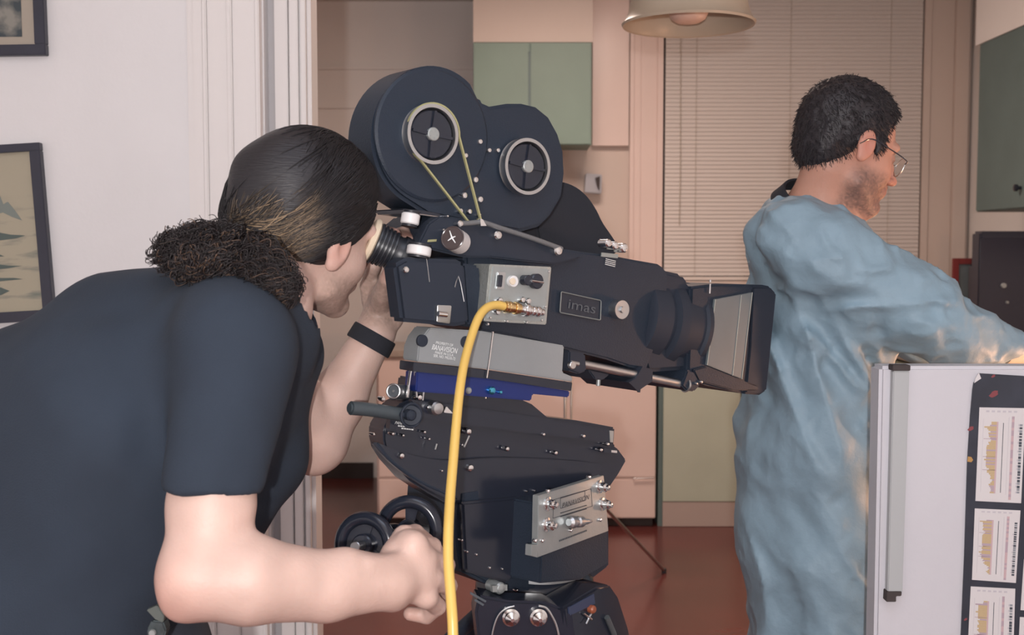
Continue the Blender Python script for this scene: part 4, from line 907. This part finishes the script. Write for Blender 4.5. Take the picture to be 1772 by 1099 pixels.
# ---------------------------------------------------------------- the camera operator
O1 = thing('person', (-.62, 1.55, 0), 'person with dark ponytail in black T-shirt stooping to the eyepiece, one hand on the wheels', 'person', None)
HO = Vector((-.304, 1.694, 1.515)); R1 = axes(50, 7, 16)
hs1 = 1.048
hc = A(HO)
def h2w(o, R, s, x, y, z): return A(o)+R@A((x*s, y*s, z*s))
nk0 = h2w(HO, R1, hs1, -.035, 0, -.055); nkb = A(W(445, 535, 1.60))
che = W(300, 720, 1.60); pel = W(40, 1130, 1.58)
shn = W(375, 640, 1.455); shf = W(470, 640, 1.76)
eln = W(345, 998, 1.36); wrn = W(672, 1008, 1.47)
elf = W(552, 765, 1.83); wrf = W(650, 575, 1.86)
def px(r, Y): return r*Y/FPX
kn = [W(716, 942, 1.495), W(738, 966, 1.505), W(748, 1000, 1.505), W(738, 1034, 1.495)]
pipn = [W(748, 946, 1.545), W(772, 978, 1.55), W(776, 1014, 1.545), W(757, 1050, 1.53)]
dipn = [W(762, 968, 1.585), W(772, 1002, 1.585), W(768, 1034, 1.575), W(738, 1066, 1.55)]
tipn = [W(742, 982, 1.595), W(748, 1016, 1.595), W(742, 1044, 1.585), W(710, 1062, 1.545)]
ch_near = [((kn[i], pipn[i], dipn[i], tipn[i]), (.0145, .0125-.0006*(i == 3), .0112, .0100)) for i in range(4)]
ch_near.append(((W(682, 960, 1.50), W(700, 930, 1.53), W(718, 924, 1.57), W(740, 938, 1.60)), (.019, .0165, .0135, .011)))
# far hand around the eyepiece
ch_far = [((W(655, 535, 1.86), W(661, 508, 1.815), W(670, 484, 1.78), W(675, 466, 1.765)), (.0195, .0165, .0125, .0098)),
          ((W(640, 520, 1.88), W(636, 495, 1.87), W(646, 462, 1.85), W(655, 425, 1.85), W(668, 402, 1.80), W(684, 405, 1.775)), (.014, .0125, .012, .0115, .0105, .0095)),
          ((W(660, 520, 1.90), W(660, 480, 1.90), W(668, 440, 1.89), W(680, 408, 1.85), W(699, 403, 1.81), W(710, 418, 1.79)), (.014, .0125, .012, .011, .0105, .009)),
          ((W(676, 530, 1.91), W(680, 490, 1.92), W(688, 455, 1.90), W(700, 432, 1.87), W(712, 428, 1.84)), (.014, .012, .011, .0105, .009)),
          ((W(684, 545, 1.91), W(700, 505, 1.93), W(708, 475, 1.92), W(712, 455, 1.89)), (.0125, .011, .010, .009))]
def body1(P):
    d = head_sdf(P, HO, R1, hs1)
    d = su(d, cap(P, nk0, nkb, .056, .062), .03)
    tr = su(cap(P, nkb, che, .075, .125), cap(P, che, pel, .125, .13), .08)
    tr = su(tr, cap(P, shn, shf, .055, .055), .05)
    d = su(d, tr, .03)
    a = cap(P, shn, W(369, 830, 1.40), .047, .047); a = su(a, cap(P, W(369, 830, 1.40), W(366, 870, 1.395), .047, .051), .01); a = su(a, cap(P, W(366, 870, 1.395), eln, .051, .046), .02)
    a = su(a, ell(P, W(378, 915, 1.385), (.034, .035, .046)), .02)
    a = su(a, ell(P, W(313, 1044, 1.352), (.020, .020, .020)), .018)
    fm = W(430, 1003, 1.375)
    a = su(a, cap(P, eln, fm, .049, .0545), .022); fmb = W(565, 1015, 1.425); a = su(a, cap(P, fm, fmb, .0535, .0435), .012); a = su(a, cap(P, fmb, wrn, .0435, .0345), .012)
    a = su(a, cap(P, W(600, 985, 1.43), wrn, .027, .026, None), .015)
    # back of the near hand
    pm = ell(P, W(706, 988, 1.497), (.036, .022, .044)); pm = su(pm, cap(P, wrn, W(722, 985, 1.505), .032, .022), .02); pm = su(pm, cap(P, W(706, 938, 1.505), kn[0], .0175, .0155), .014); pm = su(pm, cap(P, kn[0], kn[3], .0145, .0145), .014)
    pm = fingers(pm, P, ch_near, .006); a = su(a, pm, .014)
    a = su(a, ell(P, W(682, 1038, 1.475), (.014, .014, .012)), .014)
    for b0, b1 in ((W(640, 975, 1.430), kn[1]), (W(655, 1010, 1.435), kn[2])): a = su(a, cap(P, b0, b1, .0022, .003), .02)
    b = cap(P, shf, elf, .055, .044); b = su(b, ell(P, W(540, 800, 1.83), (.026, .03, .02)), .02)
    fm2 = W(585, 690, 1.845)
    b = su(b, cap(P, elf, fm2, .044, .044), .02); b = su(b, cap(P, fm2, wrf, .044, .031), .02)
    ph = cap(P, wrf, W(662, 520, 1.885), .030, .028); ph = su(ph, ell(P, W(670, 515, 1.885), (.024, .02, .034)), .02)
    ph = su(ph, ell(P, W(660, 520, 1.855), (.021, .018, .034)), .012); ph = su(ph, ell(P, W(686, 552, 1.868), (.012, .014, .016)), .010)
    ph = fingers(ph, P, ch_far, .006); b = su(b, ph, .014)
    d = su(d, np.minimum(a, b), .02)
    return d
bb = lambda *ps, m=.1: (np.min([A(p) for p in ps], 0)-m, np.max([A(p) for p in ps], 0)+m)
lo, hi = bb(HO, pel, eln, wrf, W(775, 1060, 1.64), W(712, 400, 1.8), m=.14)
lo[0] = -.98
V, Q = sdf_mesh(body1, lo, hi, .0034)
c = head_cols(V, HO, R1, hs1, SKIN, (.30, .22, .18), (.58, .27, .22), .8)
for pts, _ in ch_near+ch_far:
    w = np.exp(-np.sum((V-A(pts[-1]))**2, 1)/.0002); c = lerpc(c, (.62, .29, .23), np.clip(w*.4, 0, .4))
w = np.exp(-np.sum((V-A(W(300, 1040, 1.34)))**2, 1)/.0022); c = lerpc(c, (.60, .27, .21), w*.45)
c *= (1+.05*vnoise(V*38))[:, None]*np.ones(3)
np_mesh('body', V, Q, M_skin, O1, c)
# thumb nail
nl = W(669, 472, 1.7555); t = MB(); t.lathe(nl+Vector((0, .003, 0)), (.25, -1, .25), [(0, .0062), (.0022, .0058), (.0034, .004)], 16, sx=.8, sy=1.1); t.build('thumbnail', mat('nail', (.66, .42, .36), .3), O1)
# T-shirt
HEM = W(370, 842, 1.40); hd = A(W(352, 840, 1.39)-W(372, 640, 1.45)); hd /= np.linalg.norm(hd)
hd = A((-.137, 0, -1)); hd /= np.linalg.norm(hd)
def shirt(P):
    q = P+A((.0, .0, .0))
    che2 = W(255, 740, 1.60)
    d = su(cap(P, W(428, 575, 1.60), che2, .098, .175), cap(P, che2, W(20, 1180, 1.58), .175, .20), .10)
    d = su(d, ell(P, W(120, 735, 1.63), (.20, .16, .15)), .08)
    d = su(d, cap(P, W(390, 575, 1.50), W(452, 600, 1.72), .080, .072), .06)
    d = su(d, cap(P, W(350, 530, 1.62), W(200, 570, 1.62), .06, .08), .06)
    # belly of loose cloth hanging forward
    d = su(d, cap(P, W(435, 640, 1.70), W(445, 790, 1.70), .088, .064), .05)
    d = su(d, cap(P, W(450, 790, 1.69), W(396, 905, 1.64), .060, .040), .04)
    d = su(d, cap(P, W(400, 900, 1.62), W(180, 1060, 1.60), .03, .10), .05)
    # far sleeve
    fs = cap(P, W(455, 620, 1.76), W(462, 740, 1.80), .072, .066)
    d = su(d, fs, .04)
    w1 = vnoise(P*A((9, 9, 6)))*.006+vnoise(P*A((22, 20, 12))+3)*.0022
    # near sleeve, hemmed
    s = cap(P, W(398, 600, 1.455), HEM, .082, .0575); s = su(s, cap(P, W(378, 740, 1.42), W(366, 900, 1.390), .061, .057), .02)
    s = su(s, cap(P, W(400, 620, 1.47), W(290, 800, 1.52), .07, .08), .03)
    s = ss(s, -((P-A(HEM))@hd), .007)
    d = su(d, s, .022)
    d = d+w1
    d = np.maximum(d, -(np.linalg.norm((P-A(W(520, 505, 1.62))), axis=-1)-.060))
    d = np.maximum(d, .87-P[..., 2])
    return d
lo, hi = bb(W(0, 600, 1.6), W(540, 560, 1.6), W(400, 1000, 1.3), W(500, 800, 1.85), m=.09); lo[0] = -1.0; lo[2] = .86; hi[1] = 1.96; lo[1] = 1.22
V, Q = sdf_mesh(shirt, lo, hi, .006)
np_mesh('t_shirt', V, Q, M_shirt, O1)
# trousers and shoes
def trous(P):
    d = cap(P, (-.66, 1.56, .96), (-.60, 1.58, .88), .165, .17)
    d = su(d, cap(P, (-.60, 1.46, .86), (-.55, 1.42, .48), .10, .072), .05); d = su(d, cap(P, (-.55, 1.42, .48), (-.66, 1.42, .10), .072, .062), .02)
    d = su(d, cap(P, (-.62, 1.68, .86), (-.50, 1.74, .48), .10, .072), .05); d = su(d, cap(P, (-.50, 1.74, .48), (-.60, 1.76, .10), .072, .062), .02)
    d = np.maximum(d, .05-P[..., 2]); return d+vnoise(P*A((12, 12, 9)))*.004
V, Q = sdf_mesh(trous, (-.95, 1.25, .03), (-.3, 1.95, 1.16), .010)
np_mesh('trousers', V, Q, M_trous, O1)
for y, x in ((1.42, -.66), (1.76, -.60)):
    V, Q = sdf_mesh(lambda P: np.maximum(su(cap(P, (x-.04, y, .05), (x+.16, y-.01, .035), .048, .038), cap(P, (x, y, .05), (x, y, .11), .046, .046), .03), .004-P[..., 2]), (x-.12, y-.09, -.01), (x+.24, y+.09, .18), .008)
    np_mesh('shoe', V, Q, M_blackg, O1)
# wristband
d_ = (wrf-W(595, 670, 1.845)).normalized(); cw = W(643, 588, 1.858)
t = MB(); t.lathe(cw, d_, [(-.0135, .0365), (-.0135, .0385), (-.011, .0395), (.011, .0385), (.0135, .0375), (.0135, .035), (-.0135, .0365)], 48, cap=False, sx=1., sy=1.); t.build('wristband', M_cloth, O1)
# hair: pulled-back cap, then combed strands and a curly tail
def hair1(P):
    q = ((P-A(HO))@R1)/hs1; ab = q.copy(); ab[..., 1] = np.abs(ab[..., 1])
    d = ell(q, (-.026, 0, .043), (.114, .090, .102))
    d = su(d, ell(q, (-.085, 0, -.012), (.046, .056, .052)), .03)
    cut = q[..., 0]*1.0+(.035-q[..., 2])*.62-.050      # hairline plane: forehead down to the nape
    d = np.maximum(d, cut-.0)
    d = su(d, ell(ab, (-.018, .076, .026), (.036, .018, .026)), .012)
    d = ss(d, ell(ab, (.034, .095, -.038), (.050, .040, .042)), .010)
    d = np.maximum(d, -(q[..., 2]+.062))
    return (d+vnoise(q*A((18, 26, 26)))*.0016)*hs1
lo, hi = bb(HO, m=.165)
V, Q = sdf_mesh(hair1, lo, hi, .004)
cc = np.tile(A((.014, .013, .016)), (len(V), 1))
HR = np_mesh('hair', V, Q, M_hair, O1, cc)
BUN = A(W(436, 404, 1.615)); n = 2600; k = 14
rs = RNG.random((n, 3)); th = rs[:, 0]*1.9*math.pi-.45*math.pi; 
# start points along the hairline and the crown, all combed to the tie
al = RNG.uniform(-1.0, 1.0, n); be = RNG.uniform(0, 1, n)
q = np.stack([.085-.12*be, np.sin(al*1.75)*.085, .045+np.cos(al*1.75)*.085-.02*be], 1)
st = A(HO)+(q*hs1)@R1.T; tt = np.linspace(0, 1, k)[None, :, None]
B_ = BUN+RNG.normal(0, .010, (n, 3)); pth_ = st[:, None]*(1-tt)+B_[:, None]*tt
off = RNG.uniform(.0002, .0025, n)[:, None]
for it in range(6):
    p = pth_[:, :-1].reshape(-1, 3).astype(np.float32); d0 = hair1(p); e = .003
    g = np.stack([hair1(p+A((e, 0, 0)))-d0, hair1(p+A((0, e, 0)))-d0, hair1(p+A((0, 0, e)))-d0], -1)/e; g /= np.maximum(np.linalg.norm(g, axis=-1, keepdims=True), .2)
    p = p-g*(d0-np.repeat(off, k-1, 1).ravel())[:, None]*.8; pth_[:, :-1] = p.reshape(n, k-1, 3)
sm = pth_.copy(); sm[:, 1:-1] = (pth_[:, :-2]+pth_[:, 1:-1]*2+pth_[:, 2:])/4; pth_ = sm
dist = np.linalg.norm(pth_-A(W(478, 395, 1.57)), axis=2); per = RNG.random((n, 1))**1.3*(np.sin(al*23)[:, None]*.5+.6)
sheen = (np.clip((.078-dist)/.035, 0, 1)*np.clip(per, 0, 1))[..., None]  # highlight near the hair tie, painted into the strand colours
base = (np.tile(A((.009, .008, .0095)), (n, 1))*(.6+RNG.random((n, 1))))[:, None]*np.ones((1, k, 1)); cols = base*(1-sheen)+A((.36, .25, .15))*sheen
strands(pth_.astype(np.float32), .0011, .0007, cols, 'combed_strands', HR)
t = MB(); t.ring(BUN, (1, .3, .15), .017, .006, 28, 10); t.build('hair_tie', M_cloth, O1)
# curly tail: lies back over the shoulder and falls beside the neck
def curls(path, rad, n, L, seed, light):
    g = np.random.default_rng(seed); path = np.array([A(p) for p in path]); m = len(path)-1; k = 26
    s0 = g.uniform(0, .75, n); ss_ = s0[:, None]+np.linspace(0, L, k)[None, :]*(1-s0[:, None]); ss_ = np.clip(ss_, 0, 1)*m
    i = np.clip(ss_.astype(int), 0, m-1); f = (ss_-i)[..., None]; c = path[i]*(1-f)+path[np.minimum(i+1, m)]*f
    rr = np.interp(ss_/m, np.linspace(0, 1, len(rad)), rad)[..., None]
    o = g.normal(0, 1, (n, 3)); o /= np.linalg.norm(o, axis=1, keepdims=True); o *= (g.random((n, 1))**.45)
    fr = g.uniform(9, 26, n)[:, None]; ph = g.uniform(0, 6.28, n)[:, None]; am = g.uniform(.002, .0075, n)[:, None, None]
    tq = np.linspace(0, L, k)[None, :]; hel = np.stack([np.cos(fr*tq+ph), np.sin(fr*tq+ph)*.8, np.sin(fr*tq*1.1+ph+1.3)], -1)*am
    spread = (.55+.5*np.linspace(0, 1, k))[None, :, None]
    P = c+o[:, None]*rr*spread+hel; P[..., 2] += np.where(rr[..., 0] > 0, 0, 0)
    col = np.tile(A((.017, .013, .014)), (n, 1))*(.5+g.random((n, 1))); w = (g.random(n) < light)[:, None]*g.random((n, 1)); col = col*(1-w)+A((.12, .07, .045))*w
    return P.astype(np.float32), col
Pa, ca = curls([W(436, 408, 1.60), W(400, 418, 1.56), W(350, 425, 1.53), W(305, 434, 1.53), W(272, 444, 1.54)], [.022, .034, .038, .034, .018], 2300, .5, 11, .10)
Pb, cb = curls([W(436, 415, 1.58), W(440, 445, 1.50), W(465, 475, 1.48), W(492, 500, 1.48), W(508, 524, 1.48)], [.026, .044, .040, .024, .008], 1700, .5, 12, .16)
Pc, cc_ = curls([W(420, 425, 1.56), W(400, 452, 1.49), W(350, 462, 1.48), W(290, 455, 1.50)], [.02, .034, .030, .018], 1200, .5, 13, .2)
strands(np.concatenate([Pa, Pb, Pc]), .0010, .0006, np.concatenate([ca, cb, cc_]), 'ponytail', HR)
V, Q = sdf_mesh(lambda P: su(cap(P, W(436, 408, 1.60), W(300, 438, 1.54), .028, .024), su(cap(P, W(430, 420, 1.55), W(480, 482, 1.52), .036, .024), cap(P, W(410, 450, 1.50), W(320, 452, 1.50), .026, .022), .02), .02)+vnoise(P*60)*.003, A(W(250, 560, 1.7))-.05, A(W(540, 370, 1.5))+A((.05, .2, .05)), .006)
np_mesh('ponytail_core', V, Q, M_hair, HR, np.tile(A((.016, .012, .012)), (len(V), 1)))
# tool on the belt
mt = thing('belt_tool', W(268, 1085, 1.40), 'small dull metal tool clipped at the waist of the black T-shirt, below the elbow', 'tool')
t = MB(); YB = 1.42; t.prism([W(*p, YB) for p in ((253, 1056), (272, 1048), (284, 1066), (282, 1078), (268, 1072))], (0, .012, 0)); t.build('clip', mat('dull_metal', (.13, .15, .14), .45, metal=.5), mt, bevel=.001)
t = MB(); t.prism([W(*p, YB) for p in ((262, 1074), (282, 1076), (288, 1092), (280, 1112), (256, 1110), (254, 1090))], (0, .02, 0)); t.build('pouch', mat('worn_pouch', (.045, .06, .065), .5, var=.4, vs_=60), mt, bevel=.002)
t = MB(); c_ = W(264, 1095, YB-.003); t.lathe(c_, (0, -1, 0), [(0, .005), (.003, .004)], 14); t.build('stud', M_alu, mt)

# ---------------------------------------------------------------- the man in the blue gown
O2 = thing('person', (.60, 2.42, 0), 'person in blue surgical gown and glasses looking down, arm reaching over the refrigerator door', 'person')
H2 = W(1470, 257, 2.36); R2 = axes(13, 18, 0); s2 = 1.02
n0 = h2w(H2, R2, s2, -.035, 0, -.05)
w2 = W(1742, 602, 2.26); e2 = W(1600, 552, 2.21); sh2 = W(1425, 455, 2.22); fsh2 = W(1440, 445, 2.60); fe2 = W(1600, 575, 2.62); fw2 = W(1770, 600, 2.58)
HP = W(1790, 612, 2.26)
ch2 = [((W(1800, 603+i*7, 2.25+.005*i), W(1830, 606+i*8, 2.25+.005*i), W(1850, 618+i*7, 2.26), W(1862, 630+i*5, 2.27)), (.010, .0092, .0085, .0075)) for i in range(4)]+[((W(1772, 600, 2.23), W(1800, 596, 2.21), W(1825, 604, 2.20)), (.012, .0105, .009))]
def body2(P):
    d = head_sdf(P, H2, R2, s2, 1.)
    d = su(d, cap(P, n0, W(1415, 372, 2.40), .052, .060), .03)
    d = su(d, cap(P, sh2, fsh2, .05, .05), .04); d = su(d, cap(P, W(1412, 400, 2.41), W(1400, 900, 2.42), .085, .12), .05)
    a = su(cap(P, sh2, e2, .045, .038), cap(P, e2, w2, .036, .026), .02)
    h = su(cap(P, w2, HP, .024, .022), ell(P, HP, (.04, .014, .026)), .02); h = fingers(h, P, ch2, .006)
    b = su(cap(P, fsh2, fe2, .045, .038), cap(P, fe2, fw2, .036, .028), .02)
    return su(d, np.minimum(su(a, h, .012), b), .02)
lo, hi = bb(W(1400, 150, 2.4), W(1560, 350, 2.36), W(1870, 640, 2.27), W(1400, 900, 2.42), fsh2, fw2, m=.1)
V, Q = sdf_mesh(body2, lo, hi, .0042)
c = head_cols(V, H2, R2, s2, (.50, .27, .20), (.13, .085, .075), (.55, .20, .16), .95)
np_mesh('body', V, Q, M_skin, O2, c)
def hair2(P):
    q = ((P-A(H2))@R2)/s2; ab = q.copy(); ab[..., 1] = np.abs(ab[..., 1])
    d = ell(q, (-.019, 0, .046), (.1055, .086, .095))
    d = su(d, ell(q, (-.068, 0, -.015), (.046, .062, .054)), .03)
    front = np.maximum(q[..., 0]-.058+np.abs(q[..., 1])*.3-np.maximum(q[..., 2]-.06, 0)*.5, -1)
    d = np.maximum(d, front)
    low = .018-.25*np.abs(ab[..., 0]+.0)-q[..., 2]        # sides end above the ear, the back reaches the nape
    side = np.where(q[..., 0] > -.02, .006-q[..., 2], -.068-q[..., 2]+0*q[..., 0])
    d = np.maximum(d, side)
    d = np.maximum(d, -ell(ab, (-.004, .092, -.006), (.025, .026, .036)))
    sb = ell(ab, (.024, .072, .012), (.011, .008, .026)); d = np.minimum(d, sb)
    return (d+vnoise(P*120)*.0014+vnoise(P*33)*.0012)*s2
V, Q = sdf_mesh(hair2, A(H2)-.16, A(H2)+.17, .004)
HR2 = np_mesh('hair', V, Q, M_hair, O2, np.tile(A((.018, .016, .020)), (len(V), 1)))
vi = RNG.integers(0, len(V), 6000); p = V[vi]; e = .003; d0 = hair2(p)
g = np.stack([hair2(p+A((e, 0, 0)))-d0, hair2(p+A((0, e, 0)))-d0, hair2(p+A((0, 0, e)))-d0], -1)/e
dirn = g/np.linalg.norm(g, axis=1, keepdims=True)*.5+RNG.normal(0, .25, (len(p), 3))+A((.25, 0, -.35)); dirn /= np.linalg.norm(dirn, axis=1, keepdims=True)
tt = np.linspace(0, 1, 4)[None, :, None]; Ls = RNG.uniform(.003, .010, len(p))[:, None, None]
strands((p[:, None]+dirn[:, None]*tt*Ls+A((.0, 0, -.004))*tt**2).astype(np.float32), .0008, .0004, np.tile(A((.02, .017, .02)), (len(p), 1)), 'short_strands', HR2)
# glasses
GL = thing('glasses', h2w(H2, R2, s2, .10, 0, 0), 'thin wire-rimmed glasses worn by the person in the blue gown', 'glasses')
def g2(x, y, z): return Vector(h2w(H2, R2, s2, x, y, z).tolist())
for sgn in (-1, 1):
    t = MB(); c_ = g2(.102, .033*sgn, -.008); ax_ = g2(1, .12*sgn, -.1)-g2(0, 0, 0); t.ring(c_, ax_, .0205, .0011, 40, 8); rim = t.build('rim', M_steel, GL)
    t = MB(); t.cyl(c_-ax_.normalized()*.0006, c_+ax_.normalized()*.0006, .020, seg=36)
    gm = mat('lens_glass', (.95, .97, .97), .03); gm.node_tree.nodes['Principled BSDF'].inputs['Transmission Weight'].default_value = 1.; gm.node_tree.nodes['Principled BSDF'].inputs['IOR'].default_value = 1.15
    t.build('glass', gm, rim)
    t = MB(); t.tube([g2(.100, .053*sgn, -.004), g2(.090, .070*sgn, .0), g2(.04, .083*sgn, .006), g2(-.004, .088*sgn, .010), g2(-.025, .086*sgn, -.006)], .0013, 8, 5); t.build('temple', M_blackg, GL)
t = MB(); t.tube([g2(.104, .013, -.003), g2(.110, 0, .002), g2(.104, -.013, -.003)], .001, 8, 4); t.build('bridge', M_steel, GL)
# black undershirt collar
t = MB(); cN = W(1400, 352, 2.40); nd = (Vector(n0.tolist())-cN).normalized()
t.lathe(cN, nd, [(-.015, .080), (.0, .073), (.016, .0665), (.020, .065), (.018, .060), (-.015, .072), (-.015, .080)], 40, cap=False); t.build('collar', M_cloth, O2, label='black undershirt collar')
# gown
def gown(P):
    sc = (1, .78, 1)
    def k(a, b, ra, rb): return cap(P, a, b, ra, rb, sc)
    t1 = W(1400, 440, 2.42); t2 = W(1408, 560, 2.42); t3 = W(1412, 760, 2.42); t4 = W(1420, 930, 2.42); t5 = W(1450, 1150, 2.42)
    d = k(t1, t2, .118, .142); d = su(d, k(t2, t3, .142, .150), .04); d = su(d, k(t3, t4, .150, .158), .04); d = su(d, k(t4, t5, .158, .175), .05)
    d = su(d, cap(P, t5, (.69, 2.42, .38), .165, .17, sc), .05)
    d = su(d, cap(P, W(1375, 412, 2.28), W(1385, 412, 2.54), .075, .075), .06)
    d = su(d, cap(P, W(1328, 400, 2.38), W(1345, 392, 2.45), .034, .034), .04)
    neck = cap(P, W(1398, 398, 2.40), W(1425, 425, 2.40), .074, .09); d = su(d, neck, .03)
    # sleeves
    e2a = W(1590, 540, 2.23)
    a = cap(P, W(1435, 452, 2.25), e2a, .094, .078); a = su(a, cap(P, e2a, W(1655, 578, 2.24), .078, .062), .03); a = su(a, cap(P, W(1655, 578, 2.24), W(1752, 601, 2.26), .060, .037), .03)
    a = np.maximum(a, (P-A(W(1757, 601, 2.26)))@A((.96, .02, -.28)))
    b = cap(P, W(1440, 450, 2.58), fe2, .088, .070); b = su(b, cap(P, fe2, fw2, .070, .045), .03)
    # wrinkles: tension folds along the sleeve and long falling folds on the body
    ad = A(w2-sh2); ad /= np.linalg.norm(ad); up = A((.2, 0, 1)); up = up-ad*(up@ad); up /= np.linalg.norm(up); sd = np.cross(ad, up)
    qa = np.stack([(P-A(sh2))@ad, (P-A(sh2))@up, (P-A(sh2))@sd], -1)
    wa = np.abs(vnoise(np.stack([qa[..., 0]*9+qa[..., 1]*10, qa[..., 1]*26-qa[..., 0]*14, qa[..., 2]*14], -1))); wb = np.abs(vnoise(np.stack([qa[..., 0]*30+qa[..., 1]*16, qa[..., 1]*20, qa[..., 2]*20], -1)+7))
    a = a+.011*(wa-.6)*np.clip(1.3-qa[..., 0]*1.0, .5, 1)+.0065*(wb-.6); b = b+.008*(wa-.6)
    x, y, z = P[..., 0], P[..., 1], P[..., 2]
    xx = x+.32*(z-1.1)
    f1 = np.abs(vnoise(np.stack([xx*13, y*7, z*2.2], -1)+11)); f2 = np.abs(vnoise(np.stack([(x+.75*(z-1))*22, y*12, (z-.6*x)*7], -1)+3)); f3 = vnoise(np.stack([x*9, y*9, z*5], -1))
    lowr = np.clip((1.52-z)/.2, .25, 1); f4 = np.abs(vnoise(np.stack([(x-.6*z)*38, y*30, (z+.6*x)*16], -1)+5)); d = d+(.020*(f1-.65)+.003*f3)*lowr+(.012*(f2-.6)+.0035*(f4-.6))*np.clip((z-.75)/.5, .45, 1)
    d = su(d, np.minimum(a, b), .035)
    # open neck and hem
    d = np.maximum(d, -cap(P, W(1420, 372, 2.40), W(1445, 300, 2.40), .066, .085))
    d = np.maximum(d, .30-z)
    return d
lo, hi = bb(W(1280, 340, 2.4), W(1770, 640, 2.2), W(1450, 1150, 2.42), fw2, m=.10); lo[2] = .27; lo[1] = 2.06; hi[1] = 2.80; lo[0] = .38; hi[0] = X(1790, 2.3)
V, Q = sdf_mesh(gown, lo, hi, .0058)
np_mesh('gown', V, Q, M_gown, O2)
t = MB(); dd = (HP-w2).normalized(); t.lathe(W(1745, 600, 2.26), dd, [(0, .036), (.012, .034), (.03, .030), (.045, .0295), (.045, .027), (.0, .032), (0, .036)], 32, cap=False); t.build('glove_cuff', M_glove, O2, label='cream glove cuff')
def legs2(P):
    d = np.minimum(cap(P, (.62, 2.34, .6), (.60, 2.33, .08), .075, .06), cap(P, (.62, 2.50, .6), (.62, 2.52, .08), .075, .06)); return np.maximum(d, .06-P[..., 2])
V, Q = sdf_mesh(legs2, (.5, 2.2, .04), (.75, 2.65, .72), .012); np_mesh('trousers', V, Q, M_trous, O2)
for y in (2.33, 2.52):
    V, Q = sdf_mesh(lambda P: np.maximum(su(cap(P, (.57, y, .05), (.78, y, .035), .048, .038), cap(P, (.61, y, .05), (.61, y, .1), .046, .046), .03), .004-P[..., 2]), (.48, y-.09, -.01), (.86, y+.09, .16), .008)
    np_mesh('shoe', V, Q, M_blackg, O2)
